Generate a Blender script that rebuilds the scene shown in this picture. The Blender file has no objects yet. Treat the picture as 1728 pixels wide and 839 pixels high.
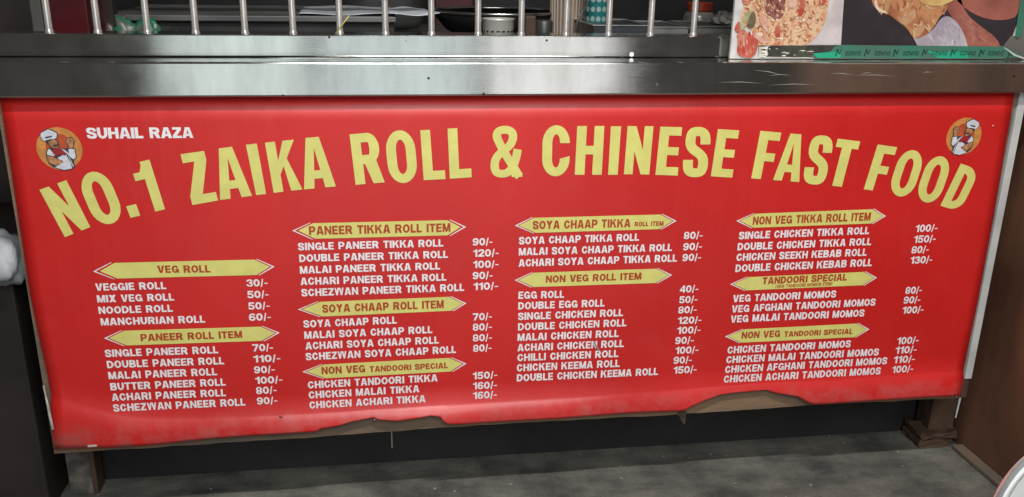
import bpy, bmesh, math, random
from mathutils import Vector, Matrix
from mathutils.geometry import delaunay_2d_cdt

random.seed(7)
scene = bpy.context.scene
COL = scene.collection

# ------------------------------------------------------------------ camera
CX, CY, FPX = 864.0, 419.5, 1491.523
YAW, PITCH, ROLL = math.radians(8.3423), math.radians(18.1446), math.radians(0.96124)
EYE = Vector((0.0, -1.55, 1.05))
_f = Vector((math.sin(YAW)*math.cos(PITCH), math.cos(YAW)*math.cos(PITCH), -math.sin(PITCH)))
_r0 = Vector((math.cos(YAW), -math.sin(YAW), 0))
_u0 = _r0.cross(_f)
_r = math.cos(ROLL)*_r0 + math.sin(ROLL)*_u0
_u = -math.sin(ROLL)*_r0 + math.cos(ROLL)*_u0
cam_data = bpy.data.cameras.new("camera")
cam_data.sensor_width = 36.0
cam_data.lens = 36.0*FPX/1728.0
cam_data.clip_start = 0.02
cam_data.clip_end = 100.0
cam = bpy.data.objects.new("camera", cam_data)
COL.objects.link(cam)
m = Matrix((_r, _u, -_f)).transposed().to_4x4()
m.translation = EYE
cam.matrix_world = m
scene.camera = cam
scene.render.resolution_x, scene.render.resolution_y = 1024, 497


def at(px, py, Y):
    """World point seen at photo position (px, py) on the vertical plane y = Y."""
    d = (px-CX)/FPX*_r - (py-CY)/FPX*_u + _f
    return EYE + d*((Y-EYE.y)/d.y)


# ------------------------------------------------------------------ light
scene.view_settings.view_transform = 'Standard'
scene.view_settings.look = 'None'
scene.view_settings.exposure = 0.0
scene.view_settings.gamma = 1.0
world = bpy.data.worlds.new("World")
scene.world = world
world.use_nodes = True
world.node_tree.nodes['Background'].inputs[0].default_value = (0.80, 0.72, 0.66, 1)
world.node_tree.nodes['Background'].inputs[1].default_value = 0.08


def area(name, loc, target, sx, sy, power, color):
    l = bpy.data.lights.new(name, 'AREA')
    l.shape = 'RECTANGLE'
    l.size, l.size_y, l.energy, l.color = sx, sy, power, color
    o = bpy.data.objects.new(name, l)
    o.location = loc
    o.rotation_euler = (Vector(target)-Vector(loc)).to_track_quat('-Z', 'Y').to_euler()
    COL.objects.link(o)
    return o


# daylight: the bright far side of the street behind the photographer (three bays) and the open sky above it
area("street_daylight", (-0.82, -3.6, 0.80), (-0.82, 0, 0.80), 0.80, 2.2, 5.9, (0.90, 1.0, 0.98))
area("street_daylight", (0.08, -3.6, 0.80), (0.08, 0, 0.80), 0.86, 2.2, 5.6, (0.88, 0.99, 1.0))
area("street_daylight", (0.98, -3.6, 0.80), (0.98, 0, 0.80), 0.80, 2.2, 6.5, (1.0, 0.98, 0.98))
area("open_sky", (0.28, -2.95, 2.35), (0.28, -2.85, 0.0), 1.5, 2.0, 80, (0.97, 1.0, 1.0))
# ceiling tube above the customer side
area("ceiling_tube", (0.28, -1.05, 2.25), (0.28, -0.6, 0.9), 0.8, 0.04, 33, (1.0, 0.97, 0.92))


# ------------------------------------------------------------------ helpers
def lin(r, g, b):
    def c(v):
        v /= 255.0
        return v/12.92 if v <= 0.04045 else ((v+0.055)/1.055)**2.4
    return (c(r), c(g), c(b))


def mat(name, col, rough=0.5, metal=0.0, var=0.0, scale=8.0, bump=0.0, bscale=60.0, spec=0.5, stretch=(1, 1, 1),
        second=None, lo=0.4, hi=0.65, rvar=0.0, alpha=1.0, trans=0.0, detail=6.0):
    m = bpy.data.materials.new(name)
    m.use_nodes = True
    nt = m.node_tree
    b = nt.nodes['Principled BSDF']
    b.inputs['Base Color'].default_value = (*col, 1)
    b.inputs['Roughness'].default_value = rough
    b.inputs['Metallic'].default_value = metal
    b.inputs['Specular IOR Level'].default_value = spec
    b.inputs['Alpha'].default_value = alpha
    b.inputs['Transmission Weight'].default_value = trans
    tc = nt.nodes.new('ShaderNodeTexCoord')
    mp = nt.nodes.new('ShaderNodeMapping')
    mp.inputs['Scale'].default_value = stretch
    nt.links.new(tc.outputs['Object'], mp.inputs[0])
    if var > 0 or second:
        n = nt.nodes.new('ShaderNodeTexNoise')
        n.inputs['Scale'].default_value = scale
        n.inputs['Detail'].default_value = detail
        nt.links.new(mp.outputs[0], n.inputs['Vector'])
        rp = nt.nodes.new('ShaderNodeValToRGB')
        rp.color_ramp.elements[0].position = lo
        rp.color_ramp.elements[1].position = hi
        if second:
            a, c2 = second, col
        else:
            a = tuple(x*(1-var) for x in col)
            c2 = tuple(min(1, x*(1+var)) for x in col)
        rp.color_ramp.elements[0].color = (*a, 1)
        rp.color_ramp.elements[1].color = (*c2, 1)
        nt.links.new(n.outputs['Fac'], rp.inputs[0])
        nt.links.new(rp.outputs[0], b.inputs['Base Color'])
        if rvar > 0:
            mr = nt.nodes.new('ShaderNodeMapRange')
            mr.inputs['From Min'].default_value = 0.3
            mr.inputs['From Max'].default_value = 0.7
            mr.inputs['To Min'].default_value = max(0.02, rough-rvar)
            mr.inputs['To Max'].default_value = min(1, rough+rvar)
            nt.links.new(n.outputs['Fac'], mr.inputs[0])
            nt.links.new(mr.outputs[0], b.inputs['Roughness'])
    if bump > 0:
        n2 = nt.nodes.new('ShaderNodeTexNoise')
        n2.inputs['Scale'].default_value = bscale
        n2.inputs['Detail'].default_value = 5
        nt.links.new(mp.outputs[0], n2.inputs['Vector'])
        bp = nt.nodes.new('ShaderNodeBump')
        bp.inputs['Strength'].default_value = bump
        bp.inputs['Distance'].default_value = 0.004
        nt.links.new(n2.outputs['Fac'], bp.inputs['Height'])
        nt.links.new(bp.outputs[0], b.inputs['Normal'])
    return m


def link(name, bm_, material, parent=None, smooth=False, keep_normals=False):
    me = bpy.data.meshes.new(name)
    if not keep_normals:
        bmesh.ops.recalc_face_normals(bm_, faces=bm_.faces)
    bm_.to_mesh(me)
    bm_.free()
    o = bpy.data.objects.new(name, me)
    COL.objects.link(o)
    mats = material if isinstance(material, (list, tuple)) else [material]
    for x in mats:
        me.materials.append(x)
    if smooth:
        for p in me.polygons:
            p.use_smooth = True
    if parent is not None:
        o.parent = parent
        o.matrix_parent_inverse = parent.matrix_world.inverted()
    return o


def tag(o, label=None, cat=None, group=None, kind=None):
    if label: o['label'] = label
    if cat: o['category'] = cat
    if group: o['group'] = group
    if kind: o['kind'] = kind
    return o


def thing(name, label, cat, loc=(0, 0, 0), group=None):
    o = bpy.data.objects.new(name, None)
    o.empty_display_size = 0.05
    o.location = loc
    COL.objects.link(o)
    bpy.context.view_layer.update()
    o.matrix_world = Matrix.Translation(loc)
    return tag(o, label, cat, group)


def box(bm_, x0, x1, y0, y1, z0, z1, bevel=0.0, seg=2):
    vs = [bm_.verts.new(p) for p in ((x0, y0, z0), (x1, y0, z0), (x1, y1, z0), (x0, y1, z0),
                                     (x0, y0, z1), (x1, y0, z1), (x1, y1, z1), (x0, y1, z1))]
    fs = [bm_.faces.new([vs[i] for i in q]) for q in ((0, 3, 2, 1), (4, 5, 6, 7), (0, 1, 5, 4), (1, 2, 6, 5), (2, 3, 7, 6), (3, 0, 4, 7))]
    if bevel > 0:
        es = set()
        for f in fs:
            es.update(f.edges)
        bmesh.ops.bevel(bm_, geom=list(es), offset=bevel, segments=seg, affect='EDGES', profile=0.5)
    return bm_


def boxes(*args, bevel=0.0):
    b = bmesh.new()
    for a in args:
        box(b, *a, bevel=bevel)
    return b


def rough_up(bm_, cuts, amp, seed=1):
    """Subdivide and jitter, for broken or worn blocks."""
    rnd = random.Random(seed)
    bmesh.ops.subdivide_edges(bm_, edges=bm_.edges[:], cuts=cuts, use_grid_fill=True)
    for v in bm_.verts:
        v.co += Vector((rnd.uniform(-amp, amp), rnd.uniform(-amp, amp), rnd.uniform(-amp, amp) if v.co.z > .004 else 0))
    return bm_


def tube(bm_, pts, rad, n=10, cap=True, closed=False):
    pts = [Vector(p) for p in pts]
    rads = rad if isinstance(rad, (list, tuple)) else [rad]*len(pts)
    rings = []
    N = len(pts)
    for i, p in enumerate(pts):
        if closed:
            t = pts[(i+1) % N]-pts[(i-1) % N]
        else:
            t = pts[min(i+1, N-1)]-pts[max(i-1, 0)]
        t.normalize()
        a = t.cross(Vector((0, 0, 1)))
        if a.length < 0.1:
            a = t.cross(Vector((0, 1, 0)))
        a.normalize()
        c = t.cross(a)
        rings.append([bm_.verts.new(p+rads[i]*(math.cos(2*math.pi*k/n)*a+math.sin(2*math.pi*k/n)*c)) for k in range(n)])
    for i in range(N if closed else N-1):
        A, B = rings[i], rings[(i+1) % N]
        for k in range(n):
            bm_.faces.new((A[k], A[(k+1) % n], B[(k+1) % n], B[k]))
    if cap and not closed:
        bm_.faces.new(rings[0][::-1])
        bm_.faces.new(rings[-1])
    return bm_


def lathe(bm_, prof, c, n=40, skip=None):
    """prof: list of (radius, z); c: centre. skip(i, k) -> leave that face open."""
    rings = []
    for r_, z in prof:
        if r_ < 1e-6:
            rings.append([bm_.verts.new((c[0], c[1], c[2]+z))])
        else:
            rings.append([bm_.verts.new((c[0]+r_*math.cos(2*math.pi*k/n), c[1]+r_*math.sin(2*math.pi*k/n), c[2]+z)) for k in range(n)])
    for i in range(len(prof)-1):
        A, B = rings[i], rings[i+1]
        for k in range(n):
            if skip and skip(i, k):
                continue
            k2 = (k+1) % n
            if len(A) == 1 and len(B) == 1:
                continue
            if len(A) == 1:
                bm_.faces.new((A[0], B[k2], B[k]))
            elif len(B) == 1:
                bm_.faces.new((A[k], A[k2], B[0]))
            else:
                bm_.faces.new((A[k], A[k2], B[k2], B[k]))
    return bm_


def flat(polys, Y=0.0, bm_=None):
    """Flat printed shapes, (x, z) outlines on the plane y = Y facing the customer (-y)."""
    b = bm_ or bmesh.new()
    b_ = b
    for p in polys:
        a = 0
        for i in range(len(p)):
            x0, z0 = p[i]; x1, z1 = p[(i+1) % len(p)]
            a += x0*z1-x1*z0
        q = p if a > 0 else p[::-1]
        b_.faces.new([b_.verts.new((x, Y, z)) for x, z in q])
    return b


# ------------------------------------------------------------------ lettering: heavy grotesque capitals built from convex strokes
def _arc(cx, cy, rx, ry, a0, a1, n=7):
    return [(cx+rx*math.cos(math.radians(a0+(a1-a0)*i/n)), cy+ry*math.sin(math.radians(a0+(a1-a0)*i/n))) for i in range(n+1)]


def _strip(o, i):
    out = []
    for k in range(len(o)-1):
        a, b, c, d = o[k], o[k+1], i[k+1], i[k]
        if (b[0]-d[0])**2+(b[1]-d[1])**2 < (a[0]-c[0])**2+(a[1]-c[1])**2:
            out += [[a, b, d], [b, c, d]]
        else:
            out += [[a, b, c], [a, c, d]]
    return out


def _ring(x0, y0, x1, y1, rx, ry, s, t, keep=None):
    rx = min(rx, (x1-x0)/2); ry = min(ry, (y1-y0)/2)
    ix, iy = max(rx-s, 0.015), max(ry-t, 0.015)
    def cont(X0, Y0, X1, Y1, a, b):
        L = []
        L += _arc(X1-a, Y1-b, a, b, 0, 90) + _arc(X0+a, Y1-b, a, b, 90, 180)
        m = 6
        ya, yb = Y1-b, Y0+b
        L += [(X0, ya+(yb-ya)*k/m) for k in range(1, m)]
        L += _arc(X0+a, Y0+b, a, b, 180, 270) + _arc(X1-a, Y0+b, a, b, 270, 360)
        L += [(X1, yb+(ya-yb)*k/m) for k in range(1, m)]
        L.append(L[0])
        return L
    O = cont(x0, y0, x1, y1, rx, ry)
    I = cont(x0+s, y0+t, x1-s, y1-t, ix, iy)
    q = _strip(O, I)
    if keep:
        q = [p for p in q if keep(sum(v[0] for v in p)/3, sum(v[1] for v in p)/3)]
    return q


def _bowl(x0, y0, x1, y1, rx, ry, s, t):
    ry = min(ry, (y1-y0)/2)
    ix, iy = max(rx-s, 0.012), max(ry-t, 0.012)
    O = [(x0, y1)] + _arc(x1-rx, y1-ry, rx, ry, 90, 0) + _arc(x1-rx, y0+ry, rx, ry, 0, -90) + [(x0, y0)]
    cx = x1-rx
    I = [(x0, y1-t)] + _arc(x1-s-ix, y1-t-iy, ix, iy, 90, 0) + _arc(x1-s-ix, y0+t+iy, ix, iy, 0, -90) + [(x0, y0+t)]
    return _strip(O, I)


def _bez(pts, n=9):
    out = [pts[0]]
    for i in range(0, len(pts)-1, 3):
        a, b, c, d = pts[i:i+4]
        for k in range(1, n+1):
            u = k/n; v = 1-u
            out.append(tuple(v**3*a[j]+3*v*v*u*b[j]+3*v*u*u*c[j]+u**3*d[j] for j in (0, 1)))
    return out


def _sweep(pts, s, t):
    o, i = [], []
    for k in range(len(pts)):
        p, q = pts[max(k-1, 0)], pts[min(k+1, len(pts)-1)]
        dx, dy = q[0]-p[0], q[1]-p[1]
        l = math.hypot(dx, dy) or 1
        nx, ny = -dy/l, dx/l
        h = math.sqrt((s*nx)**2+(t*ny)**2)/2
        o.append((pts[k][0]+nx*h, pts[k][1]+ny*h)); i.append((pts[k][0]-nx*h, pts[k][1]-ny*h))
    return _strip(o, i)


def _R(x0, y0, x1, y1):
    return [(x0, y0), (x1, y0), (x1, y1), (x0, y1)]


WIDE = dict(A=.99, B=.92, C=.92, D=.93, E=.78, F=.73, G=.97, H=.92, I=.29, K=.98, L=.72, M=1.10, N=.93, O=.97, P=.88,
            R=.95, S=.88, T=.82, U=.91, V=.95, W=1.36, X=.96, Y=.95, Z=.82)
WIDE.update({'1': .5, '/': .36, '-': .40, ' ': .50, '.': .3, '(': .35, ')': .35})
for _d in '0234567890':
    WIDE[_d] = .74
NARROW = dict(A=.66, C=.56, D=.52, E=.46, F=.44, H=.56, I=.21, K=.59, L=.45, N=.55, O=.60, R=.59, S=.51, T=.47, Z=.5)
NARROW.update({'1': .39, '.': .21, '&': .66})


def glyph(ch, W, s, t):
    rx, ry = W/2, min(0.5, W*0.62)
    sd = s*1.08
    P = []
    if ch == 'A':
        a = sd*1.27
        xa = W/2-a/2
        yc = .80
        P = [[(0, 0), (sd, 0), (W/2, yc)], [(0, 0), (W/2, yc), (W/2, 1), (xa, 1)],
             [(W-sd, 0), (W, 0), (W/2, yc)], [(W, 0), (xa+a, 1), (W/2, 1), (W/2, yc)]]
        y0, y1 = .19, .19+t*.92
        xi = lambda y: sd*.6+(W/2-sd*.6)*y/yc
        P.append([(xi(y0), y0), (W-xi(y0), y0), (W-xi(y1), y1), (xi(y1), y1)])
    elif ch == 'B':
        P = [_R(0, 0, s, 1)] + _bowl(s*.5, .47, W*.96, 1, W*.33, .27, s, t) + _bowl(s*.5, 0, W, .5+t*.42, W*.36, .29, s, t)
    elif ch in 'CG':
        P = _ring(0, 0, W, 1, rx, ry, s, t, lambda x, y: not (x > W*.5 and (.37 if ch == 'C' else .30) < y < .64))
        if ch == 'G':
            P += [_R(W*.52, .52-t*.85, W, .52), _R(W-s*.72, 0, W, .45)]
    elif ch == 'D':
        P = [_R(0, 0, s, 1)] + _bowl(s*.5, 0, W, 1, min(W*.62, W-s*.6), min(.5, W*.6), s, t)
    elif ch == 'E':
        P = [_R(0, 0, s, 1), _R(s*.5, 0, W, t), _R(s*.5, 1-t, W*.98, 1), _R(s*.5, .5-t*.45, W*.93, .5+t*.5)]
    elif ch == 'F':
        P = [_R(0, 0, s, 1), _R(s*.5, 1-t, W, 1), _R(s*.5, .47-t*.5, W*.91, .47+t*.5)]
    elif ch == 'H':
        P = [_R(0, 0, s, 1), _R(W-s, 0, W, 1), _R(s*.5, .51-t*.5, W-s*.5, .51+t*.5)]
    elif ch == 'I':
        P = [_R(0, 0, W, 1)]
    elif ch == 'K':
        P = [_R(0, 0, s, 1), [(s*.8, .28), (s*.8, .52), (W-sd*1.08, 1), (W-sd*.02, 1)], [(W-sd*1.06, 0), (W, 0), (W*.64, .66), (s+.24*(W-s), .50)]]
    elif ch == 'L':
        P = [_R(0, 0, s, 1), _R(s*.5, 0, W, t*1.03)]
    elif ch == 'M':
        s2 = s*.92
        P = [_R(0, 0, s2, 1), _R(W-s2, 0, W, 1), [(0, 1), (s2*1.25, 1), (W/2+s2*.42, 0), (W/2-s2*.42, 0)], [(W, 1), (W-s2*1.25, 1), (W/2-s2*.42, 0), (W/2+s2*.42, 0)]]
    elif ch == 'N':
        s9 = s*.93
        P = [_R(0, 0, s9, 1), _R(W-s9, 0, W, 1), [(0, 1), (s9*1.02, 1), (W, 0), (W-s9*1.02, 0)]]
    elif ch in 'O0':
        P = _ring(0, 0, W, 1, rx, ry, s, t)
    elif ch == 'P':
        P = [_R(0, 0, s, 1)] + _bowl(s*.5, .33, W, 1, W*.4, .34, s, t)
    elif ch == 'R':
        P = [_R(0, 0, s, 1)] + _bowl(s*.5, .40, W*.95, 1, W*.38, .31, s, t)
        P += [[(W*.38, .44), (W-s*1.12, 0), (W, 0), (W*.80, .46)]]
    elif ch == 'S':
        xl, xr, yt, yb = s/2, W-s/2, 1-t/2, t/2
        P = _sweep(_bez([(xr, .66), (xr, .84), (W*.70, yt), (W/2, yt), (W*.26, yt), (xl, .90), (xl, .73), (xl, .47), (xr, .55), (xr, .275),
                         (xr, .10), (W*.74, yb), (W/2, yb), (W*.28, yb), (xl, .14), (xl, .345)]), s, t*1.02)
    elif ch == 'T':
        P = [_R(0, 1-t, W, 1), _R(W/2-s/2, 0, W/2+s/2, 1-t*.5)]
    elif ch == 'U':
        P = _ring(0, 0, W, 1.6, rx, ry, s, t, lambda x, y: y < ry+.001 and y < .55)
        P += [_R(0, ry*.97, s, 1), _R(W-s, ry*.97, W, 1)]
    elif ch == 'V':
        a = sd*1.2; xa = W/2-a/2
        yc = .24
        P = [[(0, 1), (sd, 1), (W/2, yc)], [(0, 1), (W/2, yc), (W/2, 0), (xa, 0)], [(W-sd, 1), (W, 1), (W/2, yc)], [(W, 1), (xa+a, 0), (W/2, 0), (W/2, yc)]]
    elif ch == 'W':
        a = sd*.74
        for k in (0, 1):
            o = k*(W/2-.02)
            w = W/2+.02
            xa = o+w/2-a/2
            P += [[(o, 1), (o+a, 1), (xa+a, 0), (xa, 0)], [(o+w-a, 1), (o+w, 1), (xa+a, 0), (xa, 0)]]
    elif ch == 'X':
        a = sd*1.2
        P = [[(0, 1), (a, 1), (W, 0), (W-a, 0)], [(0, 0), (a, 0), (W, 1), (W-a, 1)]]
    elif ch == 'Y':
        a = sd*1.15
        P = [[(0, 1), (a, 1), (W/2+s/2, .42), (W/2-s/2, .42)], [(W-a, 1), (W, 1), (W/2+s/2, .42), (W/2-s/2, .42)], _R(W/2-s/2, 0, W/2+s/2, .43)]
    elif ch == 'Z':
        P = [_R(W*.02, 1-t, W*.98, 1), _R(0, 0, W, t), [(0, t*.98), (s*1.22, t*.98), (W*.98, 1-t*.98), (W*.98-s*1.22, 1-t*.98)]]
    elif ch == '1':
        P = [_R(W-s, 0, W, 1), [(0, .66), (W-s*.9, .66), (W-s*.9, .66+t*.85), (0, .66+t*.85)], [(W*.25, .66+t*.5), (W-s*.5, .66+t*.5), (W-s*.4, 1), (W-s*.8, 1)]]
    elif ch == '2':
        P = _sweep(_bez([(s/2, .66), (s/2, .85), (W*.3, 1-t/2), (W*.5, 1-t/2), (W*.75, 1-t/2), (W-s/2, .88), (W-s/2, .70), (W-s/2, .5), (W*.45, .38), (s*.62, t*.6)]), s, t) + [_R(0, 0, W, t)]
    elif ch == '3':
        P = _sweep(_bez([(s/2, .70), (s/2, .86), (W*.3, 1-t/2), (W*.5, 1-t/2), (W*.8, 1-t/2), (W-s*.55, .88), (W-s*.55, .75), (W-s*.55, .6), (W*.7, .53), (W*.42, .53)]), s*.92, t*.9)
        P += _sweep(_bez([(W*.42, .53), (W*.75, .53), (W-s/2, .45), (W-s/2, .28), (W-s/2, .12), (W*.75, t/2), (W*.48, t/2), (W*.25, t/2), (s/2, .14), (s/2, .32)]), s*.95, t*.9)
    elif ch == '4':
        P = [_R(W-s*1.35, 0, W-s*.35, 1), _R(0, .2, W, .2+t), [(0, .2+t*.8), (s*.8, .2+t*.8), (W-s*.6, 1), (W-s*1.3, 1)]]
    elif ch == '5':
        P = [_R(W*.1, 1-t, W*.95, 1), [(W*.04, .45), (W*.04+s*.85, .45), (W*.1+s*.85, 1), (W*.1, 1)]]
        P += _sweep(_bez([(W*.12, .50), (W*.3, .62), (W-s/2, .64), (W-s/2, .34), (W-s/2, .12), (W*.72, t/2), (W*.48, t/2), (W*.25, t/2), (s/2, .14), (s/2, .30)]), s*.95, t*.95)
    elif ch in '69':
        P = _ring(0, 0, W, .64, rx, .34, s*.95, t*.92)
        P += _sweep(_bez([(s/2, .32), (s/2, .75), (W*.25, 1-t/2), (W*.52, 1-t/2), (W*.78, 1-t/2), (W-s*.6, .88), (W-s*.55, .72)]), s*.95, t*.92)
        if ch == '9':
            P = [[(W-x, 1-y) for x, y in q] for q in P]
    elif ch == '7':
        P = [_R(0, 1-t, W, 1), [(W*.18, 0), (W*.18+s*1.05, 0), (W, 1-t*.9), (W-s*1.1, 1-t*.9)]]
    elif ch == '8':
        P = _ring(0, 0, W, .54, rx, .29, s*.93, t*.86) + _ring(W*.03, .54-t*.8, W*.97, 1, rx, .27, s*.9, t*.86)
    elif ch == '/':
        P = [[(0, -.08), (W*.42, -.08), (W, 1.02), (W*.58, 1.02)]]
    elif ch == '-':
        P = [_R(0, .33, W, .33+t*.75)]
    elif ch == '.':
        P = [_R(0, 0, W, 1)]
    elif ch in '()':
        P = _sweep(_bez([(W*.9, 1), (W*.1, .75), (W*.1, .2), (W*.9, -.05)]), s*.5, t*.5)
        if ch == ')':
            P = [[(W-x, y) for x, y in q] for q in P]
    elif ch == '&':
        k = .86
        P = _sweep(_bez([(W*.90, .0), (W*.74, .18), (W*.34, .58), (W*.31, .66), (W*.10, .88), (W*.30, 1-t*k/2), (W*.46, 1-t*k/2),
                         (W*.66, 1-t*k/2), (W*.82, .85), (W*.66, .66), (W*.52, .52), (s*k/2, .48), (s*k/2, .25), (s*k/2, .10), (W*.22, t*k/2), (W*.40, t*k/2),
                         (W*.66, t*k/2), (W*.80, .30), (W*.86, .54)], 10), s*k, t*k)
        P += [[(W*.66, .0), (W*1.0, .0), (W*.80, .24), (W*.60, .16)]]
    return P


_cache = {}


def tris(ch, W, s, t):
    key = (ch, round(W, 3), s, t)
    if key in _cache:
        return _cache[key]
    vs, fs = [], []
    for p in glyph(ch, W, s, t):
        a = sum(p[i][0]*p[(i+1) % len(p)][1]-p[(i+1) % len(p)][0]*p[i][1] for i in range(len(p)))
        if abs(a) < 1e-7:
            continue
        if a < 0:
            p = p[::-1]
        fs.append(list(range(len(vs), len(vs)+len(p))))
        vs += [Vector(q) for q in p]
    if not fs:
        _cache[key] = ([], [])
        return _cache[key]
    r = delaunay_2d_cdt(vs, [], fs, 0, 1e-5, True)
    out = ([(v.x, v.y) for v in r[0]], [tuple(f) for f, o in zip(r[2], r[5]) if len(o)])
    _cache[key] = out
    return out


def put(bm_, T, fn):
    V, F = T
    vv = [bm_.verts.new(fn(x, y)) for x, y in V]
    for f in F:
        a, b, c = (vv[i].co for i in f)
        n = (b-a).cross(c-a)
        try:
            bm_.faces.new([vv[i] for i in (f if n.y < 0 else f[::-1])])
        except ValueError:
            pass


def write(bm_, ln, Y, s=.278, t=.203, gap=.12, flip=False):
    """One line of capitals on the plane y = Y from (x0, z0) to (x1, z1)."""
    text, x0, z0, x1, z1, cap = ln
    pos, x = [], 0.0
    for i, ch in enumerate(text):
        w = WIDE[ch]
        pos.append((ch, x, w))
        x += w + (gap if ch != ' ' else gap*.5)
    total = x-gap
    for ch, px, w in pos:
        if ch == ' ':
            continue
        thin = ch in '/-'
        T = tris(ch, w, s*.8 if ch in '0123456789' else s, t*.9 if thin else t)
        def fn(u, v, px=px):
            k = (px+u)/total
            if flip:
                return Vector((x1+(x0-x1)*k, Y, z0+cap*(1-v)))
            return Vector((x0+(x1-x0)*k, Y, z0+(z1-z0)*k+cap*v))
        put(bm_, T, fn)
    return bm_



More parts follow.
